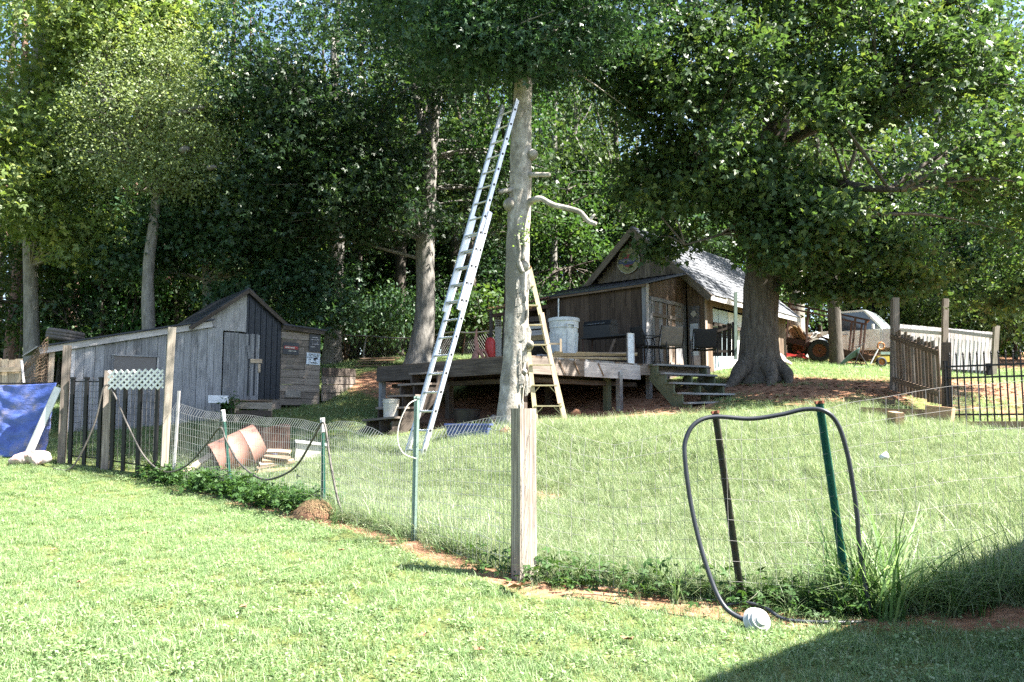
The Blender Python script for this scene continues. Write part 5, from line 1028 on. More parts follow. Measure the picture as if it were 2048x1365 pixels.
gc = tbc + V(-.25, .22, .735); gr = thing('grill_box', gc, 'black lidded grill box sitting on the dark table', 'grill'); Mg = Matrix.Translation(gc) @ Matrix.Rotation(R(140), 4, 'Z'); mb = MB(); mb.box((0, 0, .13), (.72, .36, .25), Mg); mb.build('body', 'black_metal', gr); mb = MB(); mb.prism([Mg @ V(-.37, -.18, .26), Mg @ V(-.37, .18, .26), Mg @ V(-.37, .12, .37), Mg @ V(-.37, -.1, .37)], Mg.to_3x3() @ V(.74, 0, 0)); mb.build('lid', 'black_metal', gr); mb = MB(); mb.tube([Mg @ V(-.25, .2, .29), Mg @ V(.25, .2, .29)], .012, 6); mb.build('handle', 'tin_grey', gr)
tag(plank('prop_board', V(GX(1212, 17.9), 17.9, DZ + .05), V(GX(1232, 18.3), 18.3, DZ + .62), .06, .03, 'brown_board'), 'brown board propped against the dark table', 'board')
sp_ = V(GX(1160, 17.9), 17.9, DZ + .25); tag(plank('shelf_board', sp_, V(GX(1206, 17.8), 17.8, DZ + .27), .2, .03, 'grey_board'), 'grey shelf board behind the trash can', 'board')
rt = V(GX(980, 17.2), 17.2, DZ); cyl = thing('gas_cylinder', rt, 'red gas cylinder standing on the back of the deck', 'cylinder'); mb = MB(); mb.lathe([(.001, 0), (.10, 0), (.11, .03), (.11, .42), (.095, .50), (.06, .55), (.001, .56)], 20, Matrix.Translation(rt)); mb.build('body', 'red_paint', cyl, 'a'); mb = MB(); mb.lathe([(.02, .55), (.02, .60), (.045, .60), (.045, .64), (.001, .64)], 10, Matrix.Translation(rt)); mb.build('valve', 'black_metal', cyl)
dw = V(GX(948, 17.0), 17.0, DZ); dwo = thing('driftwood', dw, 'gnarled reddish root standing on the deck beside the red cylinder', 'root')
for q, r_ in (([(0, 0, 0), (.06, 0, .25), (.03, .02, .5), (.05, 0, .72)], [.07, .05, .04, .012]), ([(.05, 0, .28), (.16, -.03, .16), (.24, 0, 0)], [.05, .04, .03]), ([(.1, 0, .2), (.2, .03, .26), (.32, 0, .02)], [.03, .03, .02]), ([(-.06, .05, 0), (0, .03, .15), (.05, 0, .3)], [.05, .05, .04])): mb = MB(); stem(mb, [dw + V(*p) for p in q], r_, 7, 5, .15); mb.build('root_limb', 'rust_pale', dwo, True)
dbk = V(GX(995, 17.4), 17.4, DZ); tag(plank('toolbox', dbk + V(-.05, 0, .06), dbk + V(.3, .05, .06), .2, .12, 'dark_rust'), 'low dark box beside the red cylinder on the deck', 'box')
# ------------------------------------------------------------------ cabin
rC = V(math.sin(R(40)), math.cos(R(40)), 0); gC = V(-rC.y, rC.x, 0)      # ridge direction, gable direction (left-back)
C0 = V(3.06, 19.1, 0)
def K(g, r, z): return C0 + gC * g + rC * r + V(0, 0, CZ + z)
cab = thing('cabin', V(C0.x, C0.y, G(C0.x, C0.y)), 'brown board cabin with gable roof and a lean-to front behind the deck', 'cabin')
FZ = DZ - CZ
# front wall of the lean-to
g_ = 0.0
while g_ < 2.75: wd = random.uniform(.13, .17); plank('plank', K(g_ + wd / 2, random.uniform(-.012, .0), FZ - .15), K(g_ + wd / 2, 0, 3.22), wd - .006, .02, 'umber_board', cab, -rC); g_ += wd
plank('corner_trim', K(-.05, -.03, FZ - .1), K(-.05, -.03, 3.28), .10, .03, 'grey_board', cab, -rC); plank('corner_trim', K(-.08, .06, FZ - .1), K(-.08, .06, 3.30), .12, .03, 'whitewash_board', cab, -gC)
# its right side with the plank doors
top_z = lambda r: 3.30 + r * .25
r_ = .13
while r_ < 2.02:
    wd = random.uniform(.13, .17); r1 = min(r_ + wd, 2.04); mid = (r_ + r1) / 2
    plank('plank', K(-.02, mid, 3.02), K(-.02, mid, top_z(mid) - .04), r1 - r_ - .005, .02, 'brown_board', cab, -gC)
    if mid < .28 or mid > 1.82: plank('plank', K(-.02, mid, FZ - .3), K(-.02, mid, 3.0), r1 - r_ - .005, .02, 'grey_board', cab, -gC)
    r_ = r1
plank('lintel', K(-.05, .26, 2.98), K(-.05, 1.86, 2.98), .09, .03, 'grey_board', cab, -gC)
for nm, ra, rb in (('plank_door', .30, 1.02), ('plank_door', 1.08, 1.80)):
    d_ = bpy.data.objects.new(nm, None); link(d_, cab, WM[cab.name].copy()); q = ra
    while q < rb - .02: wd = min(random.uniform(.13, .2), rb - q); plank('plank', K(-.05, q + wd / 2, FZ - .25), K(-.05, q + wd / 2, 2.92), wd - .008, .022, random.choice(['grey_board', 'grey_board', 'brown_board', 'grey_brown_board']), d_, -gC); q += wd
    for z_ in (FZ + .2, 2.6): plank('ledge', K(-.08, ra + .03, z_), K(-.08, rb - .03, z_), .08, .02, 'grey_brown_board', d_, -gC)
plank('door_post', K(-.05, .23, FZ - .25), K(-.05, .23, 2.94), .08, .03, 'grey_board', cab, -gC); plank('door_post', K(-.05, 1.85, FZ - .25), K(-.05, 1.85, 2.94), .07, .03, 'grey_board', cab, -gC)
# lean-to roof
mb = MB(); mb.prism([K(-.22, -.18, top_z(-.18) + .0), K(3.0, -.18, top_z(-.18) - .05), K(3.0, 2.06, top_z(2.06) - .02), K(-.22, 2.06, top_z(2.06))], (0, 0, .03)); mb.build('porch_roof', 'tin_dark', cab)
for k in range(14): g2 = -.15 + k * .23; mb = MB(); mb.beam(K(g2, -.2, top_z(-.2) + .04), K(g2, 2.06, top_z(2.06) + .04), .025, .02); mb.build('roof_rib', 'tin_dark', cab)
plank('eave_board', K(-.18, -.15, 3.24), K(2.95, -.15, 3.20), .07, .025, 'brown_board', cab, -rC)
# main gable
GP, GE, ZP, ZE, RG = 1.37, -.5, 5.12, 3.42, 2.06
half = GP - GE
g_ = GE
while g_ < GP + half:
    wd = random.uniform(.13, .17); mid = g_ + wd / 2; zt = ZP - abs(mid - GP) / half * (ZP - ZE) - .03
    if mid < -.02: plank('plank', K(mid, RG, FZ - .4), K(mid, RG, zt), wd - .005, .02, 'brown_board', cab, -rC)
    else: plank('plank', K(mid, RG, 3.72), K(mid, RG, max(zt, 3.74)), wd - .005, .02, 'grey_brown_board', cab, -rC)
    g_ += wd
wd_ = bpy.data.objects.new('white_door', None); link(wd_, cab, WM[cab.name].copy())
mb = MB(); mb.box((0, 0, 0), (.30, 1.9, .03), face(K(-.26, RG - .03, FZ + .75), -gC, -rC)); mb.build('door_leaf', 'tin_grey', wd_)
mb = MB(); mb.box((0, 0, 0), (.13, .13, .02), face(K(-.26, RG - .06, FZ + 1.5), -gC, -rC) @ Matrix.Rotation(R(45), 4, 'Z')); mb.build('diamond_pane', 'dirty_white', wd_); mb = MB(); mb.box((0, 0, 0), (.22, .8, .01), face(K(-.26, RG - .05, FZ + .85), -gC, -rC)); mb.build('door_panel', 'paper', wd_)
# right long wall
q = RG
while q < RG + 5.2:
    wd = random.uniform(.14, .18); low = FZ - .4 if q < RG + .36 or q > RG + 2.7 else 3.0
    plank('plank', K(GE, q + wd / 2, low), K(GE, q + wd / 2, 3.36), wd - .005, .02, 'brown_board', cab, -gC); q += wd
for k in range(4):
    mb = MB(); ra = RG + .52 + k * .56; mb.prism([K(GE + .12, ra, FZ - .35), K(GE + .12, ra + .53, FZ - .35), K(GE + .12, ra + .53, 2.98), K(GE + .12, ra, 2.98)], gC * .03); mb.build('painted_sheet', ('blue_white', 'blue_white', 'white_paint', 'white_paint')[k], cab)
plank('cross_rail', K(GE - .02, RG + .5, 2.55), K(GE - .02, RG + 2.7, 2.55), .09, .04, 'dark_board', cab, -gC)
plank('corner_trim', K(GE - .03, RG + .05, FZ - .4), K(GE - .03, RG + .05, 3.36), .11, .03, 'grey_brown_board', cab, -gC)
mb = MB(); mb.prism([K(GE, RG + 5.2, FZ - .4), K(GP + half, RG + 5.2, FZ - .4), K(GP + half, RG + 5.2, ZE), K(GP, RG + 5.2, ZP), K(GE, RG + 5.2, ZE)], rC * .03); mb.build('back_wall', 'dark_board', cab)
mb = MB(); mb.prism([K(GP + half, RG, FZ - .4), K(GP + half, RG, ZE), K(GP + half, RG + 5.2, ZE), K(GP + half, RG + 5.2, FZ - .4)], gC * .03); mb.build('side_wall', 'dark_board', cab)
# shingled roof, courses of tiles on the visible side
for sg in (-1, 1):
    ov = .34; a = K(GP, RG - .28, ZP + .06); e = K(GP + sg * (half + ov), RG - .28, ZE - ov * (ZP - ZE) / half + .06); rl = rC * 5.8; sl_ = (e - a); nrm_ = sl_.normalized().cross(rC); nrm_ = nrm_ if nrm_.z > 0 else -nrm_
    pl2 = MB(); pl2.prism([a, e, e + rl, a + rl], nrm_ * -.04); rf = pl2.build('roof', 'dark_board' if sg > 0 else 'dark_board', cab)
    if sg < 0:
        nc = 15
        for k in range(nc):
            q0 = 0.0; sh_ = random.uniform(0, .2)
            while q0 < 5.78:
                L_ = random.uniform(.26, .36) if q0 > 0 else sh_ + .1; q1 = min(5.8, q0 + L_)
                p0, p1 = a + sl_ * (k / nc) + rC * (q0 + .004), a + sl_ * min(1.01, (k + 1.15) / nc + random.uniform(-.006, .006)) + rC * (q0 + .004)
                mb = MB(); lift = nrm_ * .004; mb.prism([p0 + lift, p1 + lift * 4.5, p1 + lift * 4.5 + rC * (q1 - q0 - .01), p0 + lift + rC * (q1 - q0 - .01)], nrm_ * .01); mb.build('shingle', 'shingle', rf, M=WM[rf.name].copy()); q0 = q1
    plank('rake_board', a - rC * .02 - V(0, 0, .09), e - rC * .02 - V(0, 0, .09), .17, .03, 'grey_brown_board', cab, -rC)
    if sg < 0: plank('fascia', e + V(0, 0, -.06), e + rl + V(0, 0, -.06), .15, .03, 'whitewash_board', cab, -gC)
    else: plank('fascia', e + V(0, 0, -.05), e + rl + V(0, 0, -.05), .14, .03, 'grey_brown_board', cab, gC)
mb = MB(); mb.prism([K(GP - .09, RG - .29, ZP + .02), K(GP, RG - .29, ZP + .10), K(GP + .09, RG - .29, ZP + .02)], rC * 5.84); mb.build('ridge_cap', 'shingle', cab)
# round sign in the gable
sc_ = K(1.62, RG - .05, 4.36); sg_ = thing('round_sign', sc_, 'round yellow parts sign with blue banner in the cabin gable', 'sign'); Mf = face(sc_, -gC, -rC); RS = .34
mb = MB(); mb.lathe([(.001, .012), (RS, .012), (RS, -.012), (.001, -.012)], 40, Mf); mb.build('disc', 'sign_yellow', sg_)
mb = MB(); mb.tube([Mf @ V(RS * math.cos(a), RS * math.sin(a), .012) for a in np.linspace(0, 6.283, 41)], .014, 6); mb.build('rim', 'dirty_white', sg_, True)
mb = MB(); mb.lathe([(.001, .014), (RS * .52, .014), (RS * .52, .010)], 30, Mf); mb.build('red_centre', 'sign_red', sg_)
mb = MB(); mb.prism([Mf @ V(*q) for q in ((-.31, -.06, .016), (-.16, -.07, .016), (-.15, -.11, .016), (.15, -.11, .016), (.16, -.07, .016), (.31, -.06, .016), (.31, .06, .016), (-.31, .06, .016))], Mf.to_3x3() @ V(0, 0, .004)); mb.build('banner', 'sign_blue', sg_)
text('CHEVROLET', .098, 'dirty_white', Mf @ Matrix.Translation((0, .0, .023)), sg_)
for s, y_, r0, sg2 in (('PARTS', -1, .245, 1), ('GENUINE', 1, .245, -1)):
    for k, chh in enumerate(s): a = (k - (len(s) - 1) / 2) * (.32 if len(s) < 6 else .30) * sg2; text(chh, .095, 'ink', Mf @ Matrix.Rotation(a, 4, 'Z') @ Matrix.Translation((0, y_ * r0, .016)), sg_, 'letter')
# board gate right of the cabin
gt = thing('yard_gate', PG(1447, 20), 'dark board gate between the cabin corner and the oak', 'gate'); 
for k in range(5): p = P(1430 + 9.5 * k, 713, 20.0 - .02 * k); q = P(1430 + 9.5 * k, 655 - 2.6 * k, 20.0 - .02 * k); plank('board', p, q, .105, .02, 'dark_board', gt, V(0, -1, 0))
plank('gate_post', P(1471, 720, 19.9), P(1471, 585, 19.9), .07, .07, 'pale_green_steel', gt, V(0, -1, 0)); plank('rail', P(1427, 665, 19.93), P(1473, 652, 19.9), .06, .02, 'dark_board', gt, V(0, -1, 0)); plank('rail', P(1427, 703, 19.93), P(1473, 703, 19.9), .06, .02, 'dark_board', gt, V(0, -1, 0))
# small open shed with rusty roof left of the cabin
hb = PG(1040, 21.6); ht = thing('open_shed', hb, 'small open shed with rusty tin roof edge behind the pruned tree', 'shed')
H = lambda px, py, D: P(px, py, D)
mb = MB(); a, c = H(974, 623, 21.2), H(1099, 600, 20.4); mb.prism([a, c, c + V(.3, 1.9, .35), a + V(.3, 1.9, .35)], (0, 0, .03)); mb.build('roof', 'dark_rust', ht)
for k in range(17):
    f0, f1 = k / 17, (k + .9) / 17; mb = MB(); p, q = a.lerp(c, f0) + V(0, -.03, .045), a.lerp(c, f1) + V(0, -.03, .045); mb.prism([p, p.lerp(q, .5) + V(0, 0, .03), q, q + V(0, .5, .1), p + V(0, .5, .1)], (0, 0, .008)); mb.build('roof_rib', 'tin_rust', ht)
plank('roof_beam', H(985, 632, 21.15) , H(1097, 613, 20.45), .09, .04, 'dark_rust', ht, V(0, -1, 0)); plank('orange_beam', H(1050, 618, 20.7), H(1076, 614, 20.6), .06, .03, 'orange_paint', ht, V(0, -1, 0))
for px, D in ((982, 21.2), (1010, 21.05), (1096, 20.5)): p = PG(px, D, -.1); plank('post', p, H(px, 622, D), .09, .09, 'dark_board', ht, V(0, -1, 0))
mb = MB(); mb.prism([H(990, 716, 21.3), H(1003, 716, 21.3), H(1003, 626, 21.3), H(990, 628, 21.3)], (0, .04, 0)); lv_ = mb.build('louvre_door', 'dirty_white', ht)
for k in range(6): mb = MB(); p = H(990.5, 630 + 4.2 * k, 21.25); mb.box((p.x + .08, p.y, p.z), (.13, .03, .016)); mb.build('louvre_slat', 'dark_board', lv_, M=WM[lv_.name].copy())
for k, (y_, m_) in enumerate(((640, 'dark_board'), (655, 'dirty_white'), (668, 'whitewash_board'), (678, 'yellow_board'), (690, 'grey_board'))): plank('shelf_board', H(1052, y_, 20.9), H(1094, y_ - 4, 20.6), .13, .03, m_, ht, V(0, -1, 0))
mb = MB(); mb.prism([H(1008, 716, 22.4), H(1098, 716, 21.8), H(1098, 608, 21.8), H(1008, 624, 22.4)], (0, .04, 0)); mb.build('back_wall', 'dark_board', ht)
tag(plank('white_pole', V(GX(1117, 18.8), 18.8, DZ), P(1117, 598, 18.8), .03, .03, 'white_paint'), 'thin white pole behind the trash can', 'pole')
# chain-link fence behind the deck
cf = thing('chain_link_fence', PG(800, 24.6), 'old chain-link fence with bent top rail before the wood', 'fence'); tp2 = [(672, 671, 25.2), (730, 672, 25), (800, 677, 24.8), (860, 672, 24.5), (905, 665, 24.2), (945, 666, 24), (1010, 660, 23.6), (1100, 655, 23.4)]
tp3 = [P(*q) for q in tp2]; mb = MB(); stem(mb, tp3, [.022] * len(tp3), 7, 4, 0); mb.build('top_rail', 'tin_grey', cf, True)
for px, py, D, mm_ in ((733, 672, 25, 'whitewash_board'), (660, 671, 25.25, 'tin_grey'), (830, 675, 24.65, 'dark_rust'), (930, 666, 24.1, 'dark_rust'), (1020, 660, 23.6, 'tin_grey')): mb = MB(); stem(mb, [PG(px - 7, D, -.1), P(px - 5, 705, D), P(px, py, D)], [.028, .026, .025], 7, 4, 0); mb.build('post', mm_, cf)
mb = MB(); L0, L1 = tp3[0], tp3[-1]
for k in range(90):
    f = k / 90; 
    for sgn in (1, -1):
        f2 = f + sgn * .075
        if 0 <= f2 <= 1:
            i_ = f * (len(tp3) - 1); a = tp3[int(i_)].lerp(tp3[min(len(tp3) - 1, int(i_) + 1)], i_ % 1); i2 = f2 * (len(tp3) - 1); c = tp3[int(i2)].lerp(tp3[min(len(tp3) - 1, int(i2) + 1)], i2 % 1); c = V(c.x, c.y, G(c.x, c.y)); mb.tube([a, c], .004, 3, False)
o = mb.build('wire_mesh', 'dark_wire', cf); o['kind'] = 'stuff'
# ------------------------------------------------------------------ trailer
def wheel(parent, c, axis_, r, wd, name='wheel', hub='rust'):
    Mx = frame(c, c + axis_); w_ = bpy.data.objects.new(name, None); link(w_, parent, Mx)
    mb = MB(); mb.lathe(tyre_prof(r, wd, r * .58), 28, Mx); mb.build('tyre', 'rubber', w_, 'a', Mx)
    mb = MB(); mb.lathe([(r * .57, wd * .42), (r * .52, wd * .44), (r * .50, wd * .2), (r * .3, wd * .15), (r * .2, wd * .3), (.001, wd * .3)], 24, Mx); mb.build('rim', hub, w_, 'a', Mx); mb = MB(); mb.lathe([(r * .57, -wd * .42), (r * .5, -wd * .3), (.001, -wd * .2)], 20, Mx); mb.build('rim', hub, w_, 'a', Mx)
    mb = MB(); mb.lathe([(r * .1, wd * .3), (r * .1, wd * .42), (.001, wd * .44)], 12, Mx); mb.build('hub', 'dark_rust', w_, 'a', Mx); return w_
tp0 = PG(1640, 25); trl = thing('trailer', tp0, 'rusty utility trailer with tall pipe rack, loaded with scrap', 'trailer')
n0, n1 = P(1556, 676, 25.6), P(1738, 716, 24.4); bk = V(.45, 1.35, .05)
plank('side_beam', n0, n1, .17, .06, 'dark_rust', trl, V(0, -1, 0)); plank('side_beam', n0 + bk, n1 + bk, .17, .06, 'dark_rust', trl, V(0, -1, 0)); plank('end_beam', n0, n0 + bk, .15, .06, 'dark_rust', trl); plank('end_beam', n1, n1 + bk, .15, .06, 'dark_rust', trl)
for k in range(6): a = n0.lerp(n1, k / 6 + .02) + V(0, 0, .05); c = n0.lerp(n1, k / 6 + .02 + .15) + V(0, 0, .05); mb = MB(); mb.prism([a, c, c + bk, a + bk], (0, 0, .03)); mb.build('bed_board', 'brown_board', trl)
r0, r1 = P(1553, 603, 25.6), P(1738, 641, 24.4)
for off_ in (V(0, 0, 0), bk): mb = MB(); mb.beam(r0 + off_, r1 + off_, .05, .05); mb.build('rack_rail', 'dark_rust', trl)
for f in (0, 1): mb = MB(); q = r0.lerp(r1, f); mb.beam(q, q + bk, .045, .045); mb.build('rack_rail', 'rust', trl)
for f in (.03, .14, .36, .62, .86, .97):
    for off_ in (V(0, 0, 0), bk): mb = MB(); mb.beam(n0.lerp(n1, max(0, f - .04)) + off_, r0.lerp(r1, f) + off_, .05, .05, V(0, -1, 0)); mb.build('rack_post', 'dark_rust', trl)
wh = wheel(trl, PG(1643, 24.65, .34) + V(0, -.05, 0), V(-.32, -.95, 0), .345, .19); wheel(trl, PG(1601, 25.9, .34), V(-.32, -.95, 0), .33, .18)
wc = WM[wh.name].translation; mb = MB(); Mx = frame(wc, wc + V(-.32, -.95, 0))
mb.grid(lambda u, v: Mx @ V(.42 * math.cos(3.1416 * u + Mx.to_euler().z * 0 - .0), .42 * math.sin(3.1416 * u), .13 - .26 * v), 10, 1)
mb.v = []; mb.f = []
mb.grid(lambda u, v: wc + V(math.cos(3.0 * u + .07) * .41, -.12 + .26 * v - math.cos(3.0 * u + .07) * .13, math.sin(3.0 * u + .07) * .41), 12, 1); o = mb.build('mudguard', 'dark_rust', trl, True); o.modifiers.new('t', 'SOLIDIFY').thickness = .01
scp = thing('scrap_load', n0.lerp(n1, .3) + V(0, .5, .1), 'torn brown cardboard and scrap heaped in the trailer', 'scrap')
for k in range(5): a = n0.lerp(n1, .12 + .06 * k) + V(.1, .25, .16 + .02 * k); mb = MB(); mb.grid(lambda u, v: a + V(.42 * u, .5 * v, .15 * math.sin(5 * u + k) + .18 * (1 - u) + .05 * math.sin(9 * v + k)), 5, 4); o = mb.build('sheet', ('timber', 'yellow_board', 'timber', 'grey_board', 'dirty_white')[k], scp); o.modifiers.new('t', 'SOLIDIFY').thickness = .012
bgp = n0.lerp(n1, .62) + V(0, .3, .12); mb = MB(); mb.grid(lambda u, v: bgp + V(.36 * math.cos(6.283 * u) * math.sin(3.14159 * v), .25 * math.sin(6.283 * u) * math.sin(3.14159 * v), .16 + .2 * math.cos(3.14159 * v) * (1 + .2 * math.sin(8 * u))), 20, 10); tag(mb.build('sack', 'paper', None, True), 'crumpled pale sack lying in the trailer over the wheel', 'sack')
for px, D, h in ((1562, 23.4, .35), (1572, 23.0, .2)):
    c = PG(px, D); mb = MB(); mb.grid(lambda u, v: c + V(.2 * math.cos(6.283 * u) * math.sin(3.1416 * v) * (1 + .15 * math.sin(7 * u)), .16 * math.sin(6.283 * u) * math.sin(3.1416 * v), h * .45 + h * .5 * math.cos(3.1416 * v) + .02 * math.sin(11 * u)), 14, 8); tag(mb.build('rubbish_bag', 'litter_white', None, True), ('tall' if h > .3 else 'low') + ' white rubbish bag on the ground between oak and trailer', 'bag')
rc_ = PG(1582, 24.8); rb = thing('red_frame', rc_, 'red metal frame lying on the ground behind the oak', 'frame'); 
for (p, q) in (((-.4, 0, .12), (.5, .1, .2)), ((-.3, .1, .28), (.55, .1, .1)), ((-.35, 0, .1), (-.3, .1, .3)), ((.3, .1, .3), (.6, 0, .05))): mb = MB(); mb.beam(rc_ + V(*p), rc_ + V(*q), .05, .05); mb.build('bar', 'red_paint', rb)
# ------------------------------------------------------------------ pickup truck
fw = V(.78, -.62, 0).normalized(); sd_ = V(.62, .78, 0).normalized(); tc_ = PG(1724, 27.8, -.2); TM = Matrix(((fw.x, -sd_.x * -1 * -1, 0, tc_.x), (fw.y, -sd_.y, 0, tc_.y), (0, 0, 1, tc_.z), (0, 0, 0, 1)))
TM = Matrix(((fw.x, sd_.x, 0, tc_.x), (fw.y, sd_.y, 0, tc_.y), (0, 0, 1, tc_.z), (0, 0, 0, 1)))
# x forward, y to the side away from the camera, z up; near side y = -.9
trk = thing('pickup_truck', tc_, 'old pale green-white pickup truck parked behind the trailer', 'truck')
def side(poly, y0, y1, m, name, smooth=False): mb = MB(); mb.prism([TM @ V(x, y0, z) for x, z in poly], TM.to_3x3() @ V(0, y1 - y0, 0)); return mb.build(name, m, trk)
side([(-2.6, .5), (-.45, .5), (-.45, 1.15), (-2.6, 1.15)], -.9, .9, 'truck_paint', 'bed')
side([(-.42, .45), (1.0, .45), (1.0, 1.12), (-.42, 1.12)], -.9, .9, 'truck_paint', 'cab_body')
side([(1.0, .5), (2.25, .5), (2.3, .95), (2.2, 1.05), (1.0, 1.12)], -.88, .88, 'hood_pale', 'bonnet')
side([(-.36, 1.74), (.42, 1.74), (.46, 1.80), (-.36, 1.80)], -.74, .74, 'truck_paint', 'roof')
for (x0, x1) in ((-.42, -.34),): side([(x0, 1.12), (x1 + .03, 1.12), (x1 + .03, 1.75), (x0 + .02, 1.75)], -.78, -.72, 'truck_paint', 'pillar'); side([(x0, 1.12), (x1 + .03, 1.12), (x1 + .03, 1.75), (x0 + .02, 1.75)], .72, .78, 'truck_paint', 'pillar')
for y0 in (-.80, .73): mb = MB(); mb.prism([TM @ V(.95, y0, 1.12), TM @ V(1.03, y0, 1.12), TM @ V(.48, y0, 1.76), TM @ V(.40, y0, 1.76)], TM.to_3x3() @ V(0, .07, 0)); mb.build('pillar', 'truck_paint', trk)
mb = MB(); mb.prism([TM @ V(.98, -.73, 1.13), TM @ V(.98, .73, 1.13), TM @ V(.45, .68, 1.74), TM @ V(.45, -.68, 1.74)], TM.to_3x3() @ V(-.015, 0, -.01)); mb.build('windscreen', 'windshield', trk)
mb = MB(); mb.prism([TM @ V(-.3, -.77, 1.14), TM @ V(.9, -.77, 1.14), TM @ V(.42, -.75, 1.73), TM @ V(-.3, -.75, 1.73)], TM.to_3x3() @ V(0, .012, 0)); mb.build('side_window', 'glass', trk)
mb = MB(); mb.prism([TM @ V(-.40, -.7, 1.14), TM @ V(-.40, .7, 1.14), TM @ V(-.36, .68, 1.73), TM @ V(-.36, -.68, 1.73)], TM.to_3x3() @ V(.01, 0, 0)); mb.build('rear_window', 'glass', trk)
mb = MB(); mb.prism([TM @ V(-.3, -.915, .5), TM @ V(.93, -.915, .5), TM @ V(.93, -.915, 1.1), TM @ V(-.3, -.915, 1.1)], TM.to_3x3() @ V(0, .01, 0)); dd = mb.build('door', 'truck_paint', trk); mb = MB(); mb.box((0, 0, 0), (.14, .03, .03), TM @ Matrix.Translation((-.15, -.93, .98))); mb.build('door_handle', 'chrome', dd, M=WM[dd.name].copy())
mb = MB(); mb.box((2.3, 0, .5), (.10, 1.75, .14), TM); mb.build('bumper', 'chrome', trk); mb = MB(); mb.box((2.28, 0, .78), (.03, 1.1, .26), TM); mb.build('grille', 'black_plastic', trk)
for y_ in (-.68, .68): mb = MB(); mb.box((2.28, y_, .80), (.04, .2, .2), TM); mb.build('headlight', 'windshield', trk)
mb = MB(); mb.box((.75, -1.0, 1.2), (.05, .16, .14), TM); mb.build('mirror', 'truck_paint', trk)
for x_, y_ in ((1.6, -.82), (1.6, .82), (-1.7, -.82), (-1.7, .82)): wheel(trk, TM @ V(x_, y_, .36), -sd_ if y_ < 0 else sd_, .36, .22, 'wheel', 'tin_grey')
# ------------------------------------------------------------------ folding chair frame and tiller before the truck
fc = PG(1722, 23.6); cf2 = thing('camp_chair', fc, 'collapsed black camp chair with grey-green mesh sling by the slim tree', 'chair')
for k, q in enumerate((((.3, 0, 0), (-.02, .1, .62)), ((-.12, 0, 0), (.12, .1, .66)), ((.22, .25, 0), (-.05, .0, .45)), ((0, .1, .62), (.25, .1, .70)), ((-.12, 0, .02), (.3, .05, .02)))): mb = MB(); mb.tube([fc + V(*q[0]), fc + V(*q[1])], .014, 6); mb.build('leg' if k < 3 else 'bar', 'black_metal', cf2)
mb = MB(); mb.grid(lambda u, v: fc + V(.05 - .62 * u, -.05 + .15 * v, .58 - .5 * u - .22 * v * (1 - .3 * u) + .05 * math.sin(3 * u)), 8, 6); o = mb.build('sling', 'teal_mesh', cf2, True); o.modifiers.new('t', 'SOLIDIFY').thickness = .008
ti = PG(1765, 24.4); tl2 = thing('garden_tiller', ti, 'yellow-orange garden tiller with white handle by the board gate', 'tiller'); mb = MB(); mb.tube(curve([ti + V(-.28, 0, .1), ti + V(-.12, 0, .38), ti + V(.02, 0, .62)], 3), .02, 7); mb.build('handle', 'white_paint', tl2)
mb = MB(); mb.tube([ti + V(.06 + .10 * math.cos(a), 0, .64 + .10 * math.sin(a)) for a in np.linspace(0, 6.28, 19)], .024, 7); mb.build('hood_ring', 'orange_paint', tl2, True); mb = MB(); mb.box((ti.x + .1, ti.y + .1, ti.z + .25), (.35, .3, .18)); mb.build('engine', 'yellow_paint', tl2); mb = MB(); mb.box((ti.x + .3, ti.y, ti.z + .42), (.55, .12, .08)); mb.build('frame', 'pale_green_steel', tl2); wheel(tl2, ti + V(.0, -.1, .15), V(0, -1, 0), .16, .1, 'wheel', 'orange_paint')
# ------------------------------------------------------------------ wooden gate, white panels, iron fence
gA_, gB_ = PG(1793, 17.0), PG(1886, 14.6); gate = thing('board_gate', gA_.lerp(gB_, .5), 'open brown board gate standing in shadow at the end of the iron fence', 'gate')
ng_ = 14; gd = (gB_ - gA_); gn = V(gd.y, -gd.x, 0).normalized(); gn = gn if gn.x < 0 else -gn
def gtop(f): return P(1793 + 93 * f, 655 + 34 * f + (3 if int(f * 14) % 2 else 0), 17.0 - 2.4 * f).z
for k in range(ng_): f = (k + .5) / ng_; p = gA_.lerp(gB_, f); z0 = P(1793 + 93 * f, 782 + 26 * f, p.y).z + random.uniform(-.03, .03); plank('picket', V(p.x, p.y, z0), V(p.x, p.y, gtop(f) + random.uniform(-.03, .03)), .125, .02, 'brown_board' if k % 3 else 'grey_brown_board', gate, gn)
for f0 in (.14, .80): a, c = gA_.copy(), gB_.copy(); a.z = gtop(0) - f0 * 1.35; c.z = gtop(1) - f0 * 1.1; plank('rail', a + gn * .03, c + gn * .03, .10, .035, 'brown_board', gate, gn)
o = post(1791, 596, 17.1, .13, 'tall dark post at the hinge of the board gate', m='grey_brown_board', lean=-1); 
o = post(1893, 686, 14.45, .15, 'brown square post where board gate and iron fence meet', m='brown_board', lean=0, rz=-.5)
wf = thing('panel_fence', PG(1900, 24), 'sunlit whitish board fence up the bank behind the iron fence', 'fence'); wa, wb_ = (1800, 651, 737), (1988, 666, 752)
for k in range(24):
    f = (k + .5) / 24; px = 1800 + 188 * f; D = 25 - 1.6 * f; p = PG(px, D, .02); q = P(px, 649 + 16 * f, D); plank('board', p, q, .118, .02, 'white_board', wf, V(0, -1, 0))
plank('rail', P(1798, 660, 24.95), P(1892, 668, 24.15), .10, .035, 'whitewash_board', wf, V(0, -1, 0)); plank('rail', P(1894, 662, 24.12), P(1990, 674, 23.35), .10, .035, 'whitewash_board', wf, V(0, -1, 0)); plank('rail', P(1800, 737, 24.95), P(1990, 746, 23.35), .09, .035, 'grey_brown_board', wf, V(0, -1, 0))
